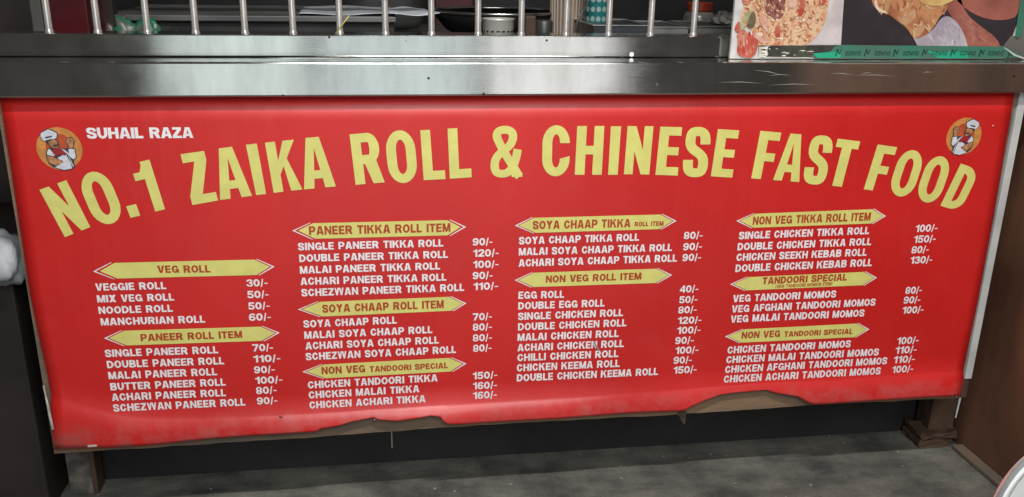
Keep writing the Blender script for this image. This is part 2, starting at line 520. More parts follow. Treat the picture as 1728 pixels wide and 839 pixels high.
# ------------------------------------------------------------------ the print on the banner, in metres on its own plane (x, z)
SECTIONS = [
 ([(-0.5041, 0.5168), (-0.4779, 0.5315), (-0.2397, 0.53), (-0.2134, 0.5154), (-0.2379, 0.5004), (-0.4767, 0.5021)], -0.5156, -0.2053,
  [('VEG ROLL', -0.4072, 0.5106, -0.317, 0.5084, 0.0137)],
  [('VEGGIE ROLL', -0.5152, 0.4804, -0.3959, 0.4792, 0.0137), ('MIX VEG ROLL', -0.5152, 0.4581, -0.3844, 0.4569, 0.0138), ('NOODLE ROLL', -0.5154, 0.4361, -0.389, 0.4353, 0.0139), ('MANCHURIAN ROLL', -0.5145, 0.4138, -0.3348, 0.4117, 0.0141)],
  [('30/-', -0.2567, 0.4786, -0.2196, 0.4784, 0.0139), ('50/-', -0.2568, 0.4562, -0.2196, 0.4559, 0.0141), ('50/-', -0.2569, 0.4338, -0.219, 0.4336, 0.0142), ('60/-', -0.2572, 0.4117, -0.2184, 0.4114, 0.0144)]),
 ([(-0.5044, 0.3889), (-0.4767, 0.4021), (-0.2386, 0.3995), (-0.2122, 0.3857), (-0.2376, 0.371), (-0.4761, 0.3731)], -0.5127, -0.2046,
  [('PANEER ROLL ITEM', -0.4499, 0.3804, -0.2718, 0.3789, 0.0141)],
  [('SINGLE PANEER ROLL', -0.5147, 0.3517, -0.3171, 0.3497, 0.0145), ('DOUBLE PANEER ROLL', -0.514, 0.3295, -0.3085, 0.327, 0.0146), ('MALAI PANEER ROLL', -0.5142, 0.3072, -0.3229, 0.3053, 0.0148), ('BUTTER PANEER ROLL', -0.5135, 0.2845, -0.3095, 0.2832, 0.0148), ('ACHARI PANEER ROLL', -0.5135, 0.2629, -0.3106, 0.2612, 0.0149), ('SCHEZWAN PANEER ROLL', -0.5136, 0.2407, -0.2769, 0.2396, 0.0151)],
  [('70/-', -0.2559, 0.3503, -0.2186, 0.35, 0.0145), ('110/-', -0.2555, 0.3278, -0.2067, 0.3273, 0.0145), ('90/-', -0.2559, 0.3052, -0.2184, 0.305, 0.0147), ('100/-', -0.2551, 0.2833, -0.2059, 0.2831, 0.0148), ('80/-', -0.2555, 0.2622, -0.2178, 0.2619, 0.0149), ('90/-', -0.2555, 0.2402, -0.2179, 0.2398, 0.015)]),
 ([(-0.16, 0.5822), (-0.1329, 0.5953), (0.1069, 0.5948), (0.1312, 0.581), (0.1067, 0.5658), (-0.1307, 0.566)], -0.1701, 0.1414,
  [('PANEER TIKKA ROLL ITEM', -0.1409, 0.5737, 0.1126, 0.573, 0.0161)],
  [('SINGLE PANEER TIKKA ROLL', -0.1617, 0.5449, 0.0992, 0.5446, 0.014), ('DOUBLE PANEER TIKKA ROLL', -0.1608, 0.5227, 0.1078, 0.5222, 0.0142), ('MALAI PANEER TIKKA ROLL', -0.1611, 0.5002, 0.093, 0.4999, 0.0143), ('ACHARI PANEER TIKKA ROLL', -0.1612, 0.4781, 0.1045, 0.4774, 0.0144), ('SCHEZWAN PANEER TIKKA ROLL', -0.1608, 0.4559, 0.1378, 0.4557, 0.0146)],
  [('90/-', 0.1536, 0.5446, 0.1905, 0.5446, 0.0143), ('120/-', 0.1546, 0.5225, 0.2023, 0.5224, 0.0144), ('100/-', 0.1547, 0.5003, 0.2021, 0.5001, 0.0145), ('90/-', 0.1537, 0.4782, 0.1911, 0.478, 0.0146), ('110/-', 0.1554, 0.4565, 0.2017, 0.4564, 0.0147)]),
 ([(-0.1613, 0.4306), (-0.1285, 0.4441), (0.1091, 0.4449), (0.1356, 0.4304), (0.1132, 0.4165), (-0.1259, 0.4149)], -0.1693, 0.1419,
  [('SOYA CHAAP ROLL ITEM', -0.125, 0.4226, 0.0992, 0.4229, 0.0158)],
  [('SOYA CHAAP ROLL', -0.1607, 0.3938, 0.0108, 0.3947, 0.0146), ('MALAI SOYA CHAAP ROLL', -0.1605, 0.3713, 0.0771, 0.3723, 0.0148), ('ACHARI SOYA CHAAP ROLL', -0.1596, 0.3493, 0.0893, 0.3501, 0.0149), ('SCHEZWAN SOYA CHAAP ROLL', -0.1603, 0.3274, 0.122, 0.3287, 0.015)],
  [('70/-', 0.154, 0.3948, 0.1907, 0.3948, 0.0146), ('80/-', 0.1541, 0.3734, 0.1909, 0.3733, 0.0148), ('80/-', 0.1543, 0.351, 0.1911, 0.351, 0.0149), ('80/-', 0.1547, 0.3292, 0.1907, 0.3294, 0.015)]),
 ([(-0.1608, 0.3041), (-0.128, 0.3172), (0.1088, 0.319), (0.1339, 0.3052), (0.1109, 0.29), (-0.1254, 0.2884)], -0.1684, 0.1419,
  [('NON VEG', -0.1326, 0.2972, -0.0513, 0.2975, 0.0153), ('TANDOORI SPECIAL', -0.0429, 0.2973, 0.1062, 0.2978, 0.012)],
  [('CHICKEN TANDOORI TIKKA', -0.1595, 0.2684, 0.0858, 0.2704, 0.0151), ('CHICKEN MALAI TIKKA', -0.1592, 0.2471, 0.0504, 0.249, 0.0152), ('CHICKEN ACHARI TIKKA', -0.159, 0.2256, 0.062, 0.2268, 0.0153)],
  [('150/-', 0.1543, 0.2707, 0.2023, 0.271, 0.0153), ('160/-', 0.1549, 0.2489, 0.202, 0.2491, 0.0154), ('160/-', 0.155, 0.2279, 0.2018, 0.228, 0.0156)]),
 ([(0.2391, 0.5813), (0.2681, 0.5954), (0.5091, 0.5959), (0.5344, 0.5824), (0.5082, 0.567), (0.2716, 0.5662)], 0.2318, 0.5417,
  [('SOYA CHAAP TIKKA', 0.2653, 0.5735, 0.452, 0.5729, 0.016), ('ROLL ITEM', 0.46, 0.5738, 0.5165, 0.5741, 0.0089)],
  [('SOYA CHAAP TIKKA ROLL', 0.24, 0.5443, 0.4705, 0.5451, 0.0144), ('MALAI SOYA CHAAP TIKKA ROLL', 0.2402, 0.5226, 0.5369, 0.5226, 0.0146), ('ACHARI SOYA CHAAP TIKKA ROLL', 0.2403, 0.5003, 0.5484, 0.5006, 0.0147)],
  [('80/-', 0.5586, 0.5455, 0.596, 0.5455, 0.0146), ('90/-', 0.5591, 0.5229, 0.5967, 0.523, 0.0148), ('90/-', 0.5593, 0.5009, 0.5966, 0.5009, 0.0148)]),
 ([(0.2404, 0.4736), (0.2704, 0.4875), (0.5079, 0.4874), (0.5357, 0.4733), (0.509, 0.458), (0.2695, 0.4586)], 0.2332, 0.5416,
  [('NON VEG ROLL ITEM', 0.2931, 0.4667, 0.4798, 0.4666, 0.0142)],
  [('EGG ROLL', 0.2411, 0.4354, 0.3296, 0.4344, 0.0148), ('DOUBLE EGG ROLL', 0.2411, 0.4135, 0.4102, 0.4132, 0.015), ('SINGLE CHICKEN ROLL', 0.2411, 0.3918, 0.448, 0.3914, 0.0151), ('DOUBLE CHICKEN ROLL', 0.2415, 0.3701, 0.456, 0.3697, 0.0152), ('MALAI CHICKEN ROLL', 0.2409, 0.3481, 0.4418, 0.3475, 0.0153), ('ACHARI CHICKEN ROLL', 0.2413, 0.3262, 0.4534, 0.3254, 0.0154), ('CHILLI CHICKEN ROLL', 0.2414, 0.305, 0.4433, 0.3042, 0.0155), ('CHICKEN KEEMA ROLL', 0.2407, 0.2831, 0.4473, 0.2825, 0.0157), ('DOUBLE CHICKEN KEEMA ROLL', 0.2411, 0.2613, 0.5275, 0.2605, 0.0158)],
  [('40/-', 0.5594, 0.4359, 0.5967, 0.4357, 0.0149), ('50/-', 0.5598, 0.4136, 0.5967, 0.4137, 0.0149), ('80/-', 0.5594, 0.3919, 0.597, 0.3919, 0.0151), ('120/-', 0.5604, 0.3695, 0.6087, 0.3695, 0.0152), ('100/-', 0.5607, 0.3482, 0.6086, 0.3482, 0.0153), ('90/-', 0.5583, 0.3262, 0.5964, 0.3262, 0.0155), ('100/-', 0.5604, 0.3047, 0.6079, 0.3046, 0.0156), ('90/-', 0.5581, 0.2831, 0.5959, 0.2831, 0.0156), ('150/-', 0.5597, 0.2613, 0.608, 0.2613, 0.0158)]),
 ([(0.6681, 0.5794), (0.6987, 0.5929), (0.9372, 0.5963), (0.9627, 0.5816), (0.9394, 0.5671), (0.6975, 0.5648)], 0.6607, 0.9684,
  [('NON VEG TIKKA ROLL ITEM', 0.6942, 0.5709, 0.9361, 0.5737, 0.0164)],
  [('SINGLE CHICKEN TIKKA ROLL', 0.6693, 0.542, 0.9378, 0.5454, 0.015), ('DOUBLE CHICKEN TIKKA ROLL', 0.6688, 0.5195, 0.9457, 0.5223, 0.0151), ('CHICKEN SEEKH KEBAB ROLL', 0.6688, 0.4977, 0.9395, 0.5003, 0.0152), ('DOUBLE CHICKEN KEBAB ROLL', 0.6689, 0.4749, 0.9541, 0.478, 0.0154)],
  [('100/-', 1.0361, 0.5466, 1.0833, 0.5471, 0.0151), ('150/-', 1.0365, 0.5241, 1.0832, 0.5246, 0.0152), ('80/-', 1.035, 0.5018, 1.0723, 0.5023, 0.0153), ('130/-', 1.0364, 0.4798, 1.0835, 0.4803, 0.0155)]),
 ([(0.6679, 0.4499), (0.6985, 0.4636), (0.9394, 0.4661), (0.9636, 0.4527), (0.9404, 0.4376), (0.6968, 0.4357)], 0.6611, 0.9695,
  [('TANDOORI SPECIAL', 0.7272, 0.4477, 0.9047, 0.4495, 0.0144), ('(VEG TANDOORI MOMOS ITEM)', 0.7556, 0.4389, 0.8757, 0.4406, 0.0065)],
  [('VEG TANDOORI MOMOS', 0.6701, 0.4116, 0.8866, 0.4135, 0.0152), ('VEG AFGHANI TANDOORI MOMOS', 0.6699, 0.3894, 0.9745, 0.3923, 0.0154), ('VEG MALAI TANDOORI MOMOS', 0.6697, 0.3678, 0.9539, 0.3694, 0.0154)],
  [('80/-', 1.0364, 0.4148, 1.0722, 0.4152, 0.0155), ('90/-', 1.036, 0.3937, 1.0725, 0.3941, 0.0156), ('100/-', 1.0371, 0.3715, 1.0833, 0.3719, 0.0157)]),
 ([(0.667, 0.3383), (0.7008, 0.3523), (0.9398, 0.3543), (0.9648, 0.3401), (0.9395, 0.3241), (0.6976, 0.3232)], 0.6608, 0.9703,
  [('NON VEG', 0.696, 0.3321, 0.7774, 0.3327, 0.0146), ('TANDOORI SPECIAL', 0.7863, 0.3323, 0.934, 0.332, 0.0116)],
  [('CHICKEN TANDOORI MOMOS', 0.6694, 0.3001, 0.9339, 0.3018, 0.0158), ('CHICKEN MALAI TANDOORI MOMOS', 0.669, 0.2787, 0.9993, 0.2801, 0.0159), ('CHICKEN AFGHANI TANDOORI MOMOS', 0.6686, 0.2569, 1.021, 0.2591, 0.016), ('CHICKEN ACHARI TANDOORI MOMOS', 0.6678, 0.2352, 1.0101, 0.2363, 0.0162)],
  [('100/-', 1.0366, 0.3029, 1.0843, 0.3032, 0.0161), ('110/-', 1.0361, 0.2816, 1.0835, 0.282, 0.0162), ('110/-', 1.0356, 0.26, 1.0832, 0.2603, 0.0163), ('100/-', 1.0358, 0.2374, 1.083, 0.2378, 0.0164)]),
]
OWNER = ('SUHAIL RAZA', -0.4953, 0.7522, -0.324, 0.7515, 0.0185)
HEADLINE = [
 ('NO.1', [
  ('N', [(-0.5829, 0.6657), (-0.5378, 0.6817), (-0.5097, 0.598), (-0.5535, 0.581)]),
  ('O', [(-0.5224, 0.6876), (-0.4733, 0.7021), (-0.4487, 0.6106), (-0.4988, 0.5959)]),
  ('.', [(-0.4468, 0.6336), (-0.43, 0.6374), (-0.4254, 0.6166), (-0.4418, 0.6129)]),
  ('1', [(-0.4321, 0.7077), (-0.3996, 0.7152), (-0.3832, 0.627), (-0.4156, 0.6193)]),
 ]),
 ('ZAIKA', [
  ('Z', [(-0.3488, 0.7235), (-0.308, 0.729), (-0.293, 0.6408), (-0.3369, 0.6334)]),
  ('A', [(-0.2998, 0.731), (-0.2464, 0.7375), (-0.2349, 0.648), (-0.2895, 0.6416)]),
  ('I', [(-0.2386, 0.7388), (-0.2202, 0.7406), (-0.2107, 0.6508), (-0.2278, 0.6491)]),
  ('K', [(-0.2065, 0.742), (-0.1573, 0.7468), (-0.1479, 0.6577), (-0.1977, 0.6526)]),
  ('A', [(-0.1536, 0.7479), (-0.0992, 0.7527), (-0.0898, 0.6622), (-0.1452, 0.6576)]),
 ]),
 ('ROLL', [
  ('R', [(-0.0623, 0.7548), (-0.0119, 0.7588), (-0.0039, 0.6679), (-0.0553, 0.6642)]),
  ('O', [(-0.0021, 0.7599), (0.0487, 0.7626), (0.056, 0.667), (0.0041, 0.6648)]),
  ('L', [(0.0605, 0.7608), (0.0988, 0.7625), (0.1043, 0.6719), (0.0653, 0.6705)]),
  ('L', [(0.1086, 0.7631), (0.1472, 0.7653), (0.1515, 0.6743), (0.1121, 0.6724)]),
 ]),
 ('&', [
  ('&', [(0.1832, 0.7666), (0.2408, 0.7681), (0.2448, 0.6737), (0.1861, 0.6722)]),
 ]),
 ('CHINESE', [
  ('C', [(0.2793, 0.7677), (0.3293, 0.7673), (0.3309, 0.673), (0.2799, 0.6737)]),
  ('H', [(0.3423, 0.7656), (0.3924, 0.7652), (0.3918, 0.6747), (0.3412, 0.6756)]),
  ('I', [(0.4046, 0.7646), (0.4235, 0.7644), (0.422, 0.6742), (0.4039, 0.6745)]),
  ('N', [(0.4357, 0.7647), (0.4844, 0.7638), (0.4822, 0.6736), (0.4339, 0.6751)]),
  ('E', [(0.4973, 0.763), (0.5396, 0.7615), (0.5371, 0.6705), (0.4941, 0.6729)]),
  ('S', [(0.5482, 0.7625), (0.5964, 0.7605), (0.5935, 0.6664), (0.5443, 0.6681)]),
  ('E', [(0.6077, 0.7574), (0.6499, 0.7546), (0.6443, 0.6648), (0.602, 0.6682)]),
 ]),
 ('FAST', [
  ('F', [(0.6905, 0.7533), (0.7319, 0.7494), (0.7242, 0.6585), (0.6821, 0.6629)]),
  ('A', [(0.735, 0.7489), (0.7873, 0.7445), (0.7792, 0.6537), (0.7259, 0.6588)]),
  ('S', [(0.7934, 0.7447), (0.8406, 0.7413), (0.8315, 0.6466), (0.7837, 0.6506)]),
  ('T', [(0.846, 0.7368), (0.8923, 0.7309), (0.8809, 0.6407), (0.8338, 0.647)]),
 ]),
 ('FOOD', [
  ('F', [(0.9288, 0.7246), (0.9698, 0.7188), (0.955, 0.6305), (0.9135, 0.6369)]),
  ('O', [(0.9795, 0.7169), (1.0319, 0.7078), (1.0166, 0.6161), (0.9633, 0.6257)]),
  ('O', [(1.04, 0.705), (1.0919, 0.6939), (1.0745, 0.6016), (1.0219, 0.6135)]),
  ('D', [(1.1087, 0.6846), (1.1526, 0.6711), (1.1253, 0.586), (1.0809, 0.6002)]),
 ]),
]
BANNER_BOTTOM = [(-0.6236, 0.175), (-0.5305, 0.1724), (-0.4301, 0.1731), (-0.2601, 0.1809), (-0.147, 0.1825), (-0.1406, 0.1872), (-0.1047, 0.1913), (-0.0821, 0.1976), (-0.0396, 0.2039), (-0.0285, 0.1993), (0.0054, 0.1959), (0.0455, 0.1999), (0.0713, 0.2028), (0.0897, 0.2), (0.0965, 0.1903), (0.1057, 0.1825), (0.231, 0.1812), (0.3624, 0.1823), (0.472, 0.1822), (0.5742, 0.1814), (0.5897, 0.1834), (0.6001, 0.1906), (0.6288, 0.2024), (0.6593, 0.212), (0.6874, 0.2144), (0.7595, 0.217), (0.7821, 0.2097), (0.8268, 0.2013), (0.8548, 0.185), (0.8643, 0.182), (0.8852, 0.1819), (1.024, 0.182), (1.1273, 0.1837), (1.1939, 0.1821)]
BANNER_CREASE = [(-0.617, 0.2865), (-0.6088, 0.2794), (-0.5654, 0.2581), (-0.5058, 0.2362), (-0.4542, 0.2268), (-0.375, 0.2201), (-0.2593, 0.2174), (-0.093, 0.2164), (0.0205, 0.2177), (0.2324, 0.2208), (0.3518, 0.2217), (0.5041, 0.2256), (0.764, 0.2312), (0.9483, 0.2335), (1.2, 0.238)]
BANNER_LEFT = [(-0.6221, 0.7941), (-0.6239, 0.5831), (-0.6252, 0.4686), (-0.6172, 0.2997)]
BANNER_RIGHT = [(1.1958, 0.8064), (1.2018, 0.5655), (1.203, 0.3905), (1.2, 0.238)]
BOARD_BOTTOM = [(-0.6336, 0.1579), (-0.1464, 0.161), (0.101, 0.1667), (0.5968, 0.1663), (0.8768, 0.1698), (1.2099, 0.1672)]

# ------------------------------------------------------------------ materials
def steel(name, base=(.60, .61, .60), rough=.09, streak=.045):
    m = bpy.data.materials.new(name)
    m.use_nodes = True
    nt = m.node_tree
    b = nt.nodes['Principled BSDF']
    b.inputs['Metallic'].default_value = 1.0
    b.inputs['Roughness'].default_value = rough
    tc = nt.nodes.new('ShaderNodeTexCoord')
    # lengthwise brushing: fine streaks running along x
    mp = nt.nodes.new('ShaderNodeMapping'); mp.inputs['Scale'].default_value = (1.2, 260, 260)
    n = nt.nodes.new('ShaderNodeTexNoise'); n.inputs['Scale'].default_value = 3.0; n.inputs['Detail'].default_value = 4
    nt.links.new(tc.outputs['Object'], mp.inputs[0]); nt.links.new(mp.outputs[0], n.inputs['Vector'])
    bp = nt.nodes.new('ShaderNodeBump'); bp.inputs['Strength'].default_value = streak; bp.inputs['Distance'].default_value = .0012
    nt.links.new(n.outputs['Fac'], bp.inputs['Height'])
    # gentle oil-canning of the folded sheet
    n3 = nt.nodes.new('ShaderNodeTexNoise'); n3.inputs['Scale'].default_value = 5.0; n3.inputs['Detail'].default_value = 1
    nt.links.new(tc.outputs['Object'], n3.inputs['Vector'])
    bp2 = nt.nodes.new('ShaderNodeBump'); bp2.inputs['Strength'].default_value = .06; bp2.inputs['Distance'].default_value = .012
    nt.links.new(n3.outputs['Fac'], bp2.inputs['Height']); nt.links.new(bp.outputs[0], bp2.inputs['Normal'])
    nt.links.new(bp2.outputs[0], b.inputs['Normal'])
    # grease smears and specks of dirt
    n2 = nt.nodes.new('ShaderNodeTexNoise'); n2.inputs['Scale'].default_value = 9.0; n2.inputs['Detail'].default_value = 8
    nt.links.new(tc.outputs['Object'], n2.inputs['Vector'])
    mr = nt.nodes.new('ShaderNodeMapRange'); mr.inputs['From Min'].default_value = .3; mr.inputs['From Max'].default_value = .75
    mr.inputs['To Min'].default_value = rough*.8; mr.inputs['To Max'].default_value = rough*1.7
    nt.links.new(n2.outputs['Fac'], mr.inputs[0]); nt.links.new(mr.outputs[0], b.inputs['Roughness'])
    v = nt.nodes.new('ShaderNodeTexVoronoi'); v.inputs['Scale'].default_value = 21.0
    nt.links.new(tc.outputs['Object'], v.inputs['Vector'])
    rp = nt.nodes.new('ShaderNodeValToRGB')
    rp.color_ramp.elements[0].position = .035; rp.color_ramp.elements[0].color = (.05, .045, .04, 1)
    rp.color_ramp.elements[1].position = .055; rp.color_ramp.elements[1].color = (1, 1, 1, 1)
    nt.links.new(v.outputs['Distance'], rp.inputs[0])
    # smeared grease, wiped along and down the sheet
    mp4 = nt.nodes.new('ShaderNodeMapping'); mp4.inputs['Scale'].default_value = (7, 1, 2.2)
    n4 = nt.nodes.new('ShaderNodeTexNoise'); n4.inputs['Scale'].default_value = 3.0; n4.inputs['Detail'].default_value = 9; n4.inputs['Roughness'].default_value = .62
    nt.links.new(tc.outputs['Object'], mp4.inputs[0]); nt.links.new(mp4.outputs[0], n4.inputs['Vector'])
    r4 = nt.nodes.new('ShaderNodeValToRGB')
    r4.color_ramp.elements[0].position = .32; r4.color_ramp.elements[0].color = (base[0]*.86, base[1]*.86, base[2]*.84, 1)
    r4.color_ramp.elements[1].position = .62; r4.color_ramp.elements[1].color = (base[0]*1.06, base[1]*1.06, base[2]*1.05, 1)
    nt.links.new(n4.outputs['Fac'], r4.inputs[0])
    mx = nt.nodes.new('ShaderNodeMix'); mx.data_type = 'RGBA'; mx.blend_type = 'MULTIPLY'; mx.inputs[0].default_value = 1.0
    nt.links.new(r4.outputs[0], mx.inputs[6]); nt.links.new(rp.outputs[0], mx.inputs[7])
    nt.links.new(mx.outputs[2], b.inputs['Base Color'])
    return m


STEEL = steel('brushed_steel')
BAR = mat('bar_steel', (.60, .57, .55), .20, .68, var=.25, scale=40, bump=.15, bscale=90, stretch=(1, 1, .4))
VINYL = mat('red_vinyl', (.58, .013, .012), .37, var=.06, scale=3.0, bump=.05, bscale=7, spec=.64, rvar=.07)
def age_vinyl(m):
    """Faded dusty patches and faint vertical drape lines in the printed flex."""
    nt = m.node_tree
    b = nt.nodes['Principled BSDF']
    tc = nt.nodes.new('ShaderNodeTexCoord')
    old = b.inputs['Base Color'].links[0].from_socket
    n = nt.nodes.new('ShaderNodeTexNoise'); n.inputs['Scale'].default_value = 11; n.inputs['Detail'].default_value = 12; n.inputs['Roughness'].default_value = .72
    nt.links.new(tc.outputs['Object'], n.inputs['Vector'])
    r = nt.nodes.new('ShaderNodeMapRange'); r.inputs['From Min'].default_value = .52; r.inputs['From Max'].default_value = .85; r.inputs['To Max'].default_value = .16
    nt.links.new(n.outputs['Fac'], r.inputs[0])
    mx = nt.nodes.new('ShaderNodeMix'); mx.data_type = 'RGBA'
    mx.inputs[7].default_value = (.50, .14, .13, 1)
    nt.links.new(r.outputs[0], mx.inputs[0]); nt.links.new(old, mx.inputs[6]); nt.links.new(mx.outputs[2], b.inputs['Base Color'])
    # scuffed, dusty hem and a dirt-stained lower left corner
    sx = nt.nodes.new('ShaderNodeSeparateXYZ'); nt.links.new(tc.outputs['Object'], sx.inputs[0])
    def band(sock, a, c):
        q = nt.nodes.new('ShaderNodeMapRange'); q.inputs['From Min'].default_value = a; q.inputs['From Max'].default_value = c
        nt.links.new(sock, q.inputs[0]); return q.outputs[0]
    def mul(a, c):
        q = nt.nodes.new('ShaderNodeMath'); q.operation = 'MULTIPLY'; nt.links.new(a, q.inputs[0])
        if isinstance(c, float): q.inputs[1].default_value = c
        else: nt.links.new(c, q.inputs[1])
        return q.outputs[0]
    n5 = nt.nodes.new('ShaderNodeTexNoise'); n5.inputs['Scale'].default_value = 22; n5.inputs['Detail'].default_value = 10; n5.inputs['Roughness'].default_value = .7
    nt.links.new(tc.outputs['Object'], n5.inputs['Vector'])
    dust = mul(mul(band(sx.outputs['Z'], .228, .205), band(n5.outputs['Fac'], .40, .62)), .27)
    m5 = nt.nodes.new('ShaderNodeMix'); m5.data_type = 'RGBA'; m5.inputs[7].default_value = (.46, .19, .18, 1)
    nt.links.new(dust, m5.inputs[0]); nt.links.new(mx.outputs[2], m5.inputs[6])
    grime = mul(mul(band(sx.outputs['Z'], .245, .185), band(sx.outputs['X'], -.50, -.625)), band(n5.outputs['Fac'], .30, .60))
    hem = mul(band(sx.outputs['Z'], .187, .176), band(n5.outputs['Fac'], .42, .60))
    mm = nt.nodes.new('ShaderNodeMath'); mm.operation = 'MAXIMUM'; nt.links.new(grime, mm.inputs[0]); nt.links.new(hem, mm.inputs[1])
    m6 = nt.nodes.new('ShaderNodeMix'); m6.data_type = 'RGBA'; m6.inputs[7].default_value = (.14, .055, .045, 1)
    nt.links.new(mul(mm.outputs[0], .5), m6.inputs[0]); nt.links.new(m5.outputs[2], m6.inputs[6]); nt.links.new(m6.outputs[2], b.inputs['Base Color'])
    mp = nt.nodes.new('ShaderNodeMapping'); mp.inputs['Scale'].default_value = (9, 1, .5)
    n2 = nt.nodes.new('ShaderNodeTexNoise'); n2.inputs['Scale'].default_value = 2.0; n2.inputs['Detail'].default_value = 3
    nt.links.new(tc.outputs['Object'], mp.inputs[0]); nt.links.new(mp.outputs[0], n2.inputs['Vector'])
    bp = nt.nodes.new('ShaderNodeBump'); bp.inputs['Strength'].default_value = .10; bp.inputs['Distance'].default_value = .012
    nt.links.new(n2.outputs['Fac'], bp.inputs['Height'])
    nt.links.new(b.inputs['Normal'].links[0].from_socket, bp.inputs['Normal'])
    nt.links.new(bp.outputs[0], b.inputs['Normal'])
age_vinyl(VINYL)
YELLOW = mat('yellow_print', (.68, .645, .19), .40, var=.05, scale=30)
WHITE = mat('white_print', (.82, .80, .83), .42, var=.05, scale=60)
RUST = mat('rust_red_print', (.42, .055, .015), .42, var=.06, scale=60)
WOOD = mat('brown_board', (.17, .095, .055), .62, var=.4, scale=5, stretch=(1, 1, .35), bump=.15, bscale=30, second=(.06, .035, .024))
PLYDIRT = mat('dirty_board', (.23, .145, .085), .8, scale=6, bump=.35, bscale=60, second=(.105, .085, .068), lo=.36, hi=.64, stretch=(.6, 1, 2.5), detail=10)
PANEL = mat('brown_laminate', (.21, .096, .053), .55, scale=6, second=(.085, .038, .024), lo=.3, hi=.7, stretch=(1, 1, .45), bump=.05, bscale=40, rvar=.12)
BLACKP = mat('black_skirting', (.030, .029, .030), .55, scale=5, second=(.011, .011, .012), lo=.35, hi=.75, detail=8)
def concrete():
    m = bpy.data.materials.new('concrete')
    m.use_nodes = True
    nt = m.node_tree
    b = nt.nodes['Principled BSDF']
    b.inputs['Roughness'].default_value = .72
    tc = nt.nodes.new('ShaderNodeTexCoord')
    def noise(scale, detail, stretch=(1, 1, 1), rough=.6, rot=0.0):
        mp = nt.nodes.new('ShaderNodeMapping'); mp.inputs['Scale'].default_value = stretch; mp.inputs['Rotation'].default_value = (0, 0, rot)
        n = nt.nodes.new('ShaderNodeTexNoise'); n.inputs['Scale'].default_value = scale; n.inputs['Detail'].default_value = detail; n.inputs['Roughness'].default_value = rough
        nt.links.new(tc.outputs['Object'], mp.inputs[0]); nt.links.new(mp.outputs[0], n.inputs['Vector'])
        return n
    def ramp(src, stops):
        r = nt.nodes.new('ShaderNodeValToRGB')
        while len(r.color_ramp.elements) < len(stops):
            r.color_ramp.elements.new(.5)
        for e, (p, c) in zip(r.color_ramp.elements, stops):
            e.position = p; e.color = (*c, 1)
        nt.links.new(src, r.inputs[0])
        return r
    def mix(a, c, mode='MULTIPLY', f=1.0):
        x = nt.nodes.new('ShaderNodeMix'); x.data_type = 'RGBA'; x.blend_type = mode
        if isinstance(f, float): x.inputs[0].default_value = f
        else: nt.links.new(f, x.inputs[0])
        nt.links.new(a, x.inputs[6]); nt.links.new(c, x.inputs[7])
        return x.outputs[2]
    base = ramp(noise(7, 10).outputs['Fac'], [(.36, (.080, .079, .074)), (.48, (.150, .146, .128)), (.64, (.235, .225, .19))])
    wipe = ramp(noise(6, 8, (1, 3.5, 1), .65, .5).outputs['Fac'], [(.36, (.62, .62, .63)), (.62, (1.0, 1.0, 1.0))])
    grit = ramp(noise(160, 3).outputs['Fac'], [(.38, (.84, .84, .83)), (.6, (1.0, 1.0, 1.0))])
    c = mix(mix(base.outputs[0], wipe.outputs[0]), grit.outputs[0])
    v = nt.nodes.new('ShaderNodeTexVoronoi'); v.inputs['Scale'].default_value = 24
    nt.links.new(tc.outputs['Object'], v.inputs['Vector'])
    speck = ramp(v.outputs['Distance'], [(.05, (1, 1, 1)), (.085, (0, 0, 0))])
    pale = nt.nodes.new('ShaderNodeRGB'); pale.outputs[0].default_value = (.34, .32, .29, 1)
    c = mix(c, pale.outputs[0], 'MIX', speck.outputs[0])
    nt.links.new(c, b.inputs['Base Color'])
    bp = nt.nodes.new('ShaderNodeBump'); bp.inputs['Strength'].default_value = .5; bp.inputs['Distance'].default_value = .003
    nt.links.new(noise(70, 8).outputs['Fac'], bp.inputs['Height']); nt.links.new(bp.outputs[0], b.inputs['Normal'])
    return m
CONC = concrete()
DARKW = mat('dark_brown_wood', (.017, .011, .009), .7, var=.4, scale=5)
WHITEP = mat('white_paint', (.50, .50, .49), .5, var=.12, scale=12)
GREYW = mat('grey_plaster', (.34, .32, .29), .8, var=.2, scale=5)
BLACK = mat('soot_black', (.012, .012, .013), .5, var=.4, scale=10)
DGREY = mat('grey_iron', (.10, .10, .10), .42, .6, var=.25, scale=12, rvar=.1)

# ------------------------------------------------------------------ the setting
b = bmesh.new()
for q in ((-4, -4.5), (4, -4.5), (4, 2.5), (-4, 2.5)):
    b.verts.new((q[0], q[1], 0))
b.faces.new(b.verts)
floor = link('floor', b, CONC)
tag(floor, kind='structure')

b = bmesh.new()
box(b, -.78, 1.36, -4.6, -1.2, -.02, .004)
tag(link('unseen_pavement', b, mat('pale_pavement', (.42, .41, .39), .7, var=.15, scale=6)), kind='structure')  # unseen pale ground, sized so its reflection hazes the middle of the banner
rp = bmesh.new()
box(rp, 1.288, 1.34, -1.1, .30, 0.0, 1.5, bevel=.003)
side = link('wooden_partition', rp, PANEL)
tag(side, 'brown wooden side panel at the right end of the counter', 'partition')

b = bmesh.new()
p0, p1 = at(1612, 738, .117), Vector((1.288, -.55, 0))
box(b, 1.262, 1.2875, -1.0, .07, .0005, .012, bevel=.003)
tag(link('wood_strip', b, PLYDIRT), 'flat brown strip lying along the foot of the brown side panel', 'strip')

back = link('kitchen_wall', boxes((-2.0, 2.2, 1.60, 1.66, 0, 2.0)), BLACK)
tag(back, 'dark wall at the far back of the kitchen behind the grill', 'wall')

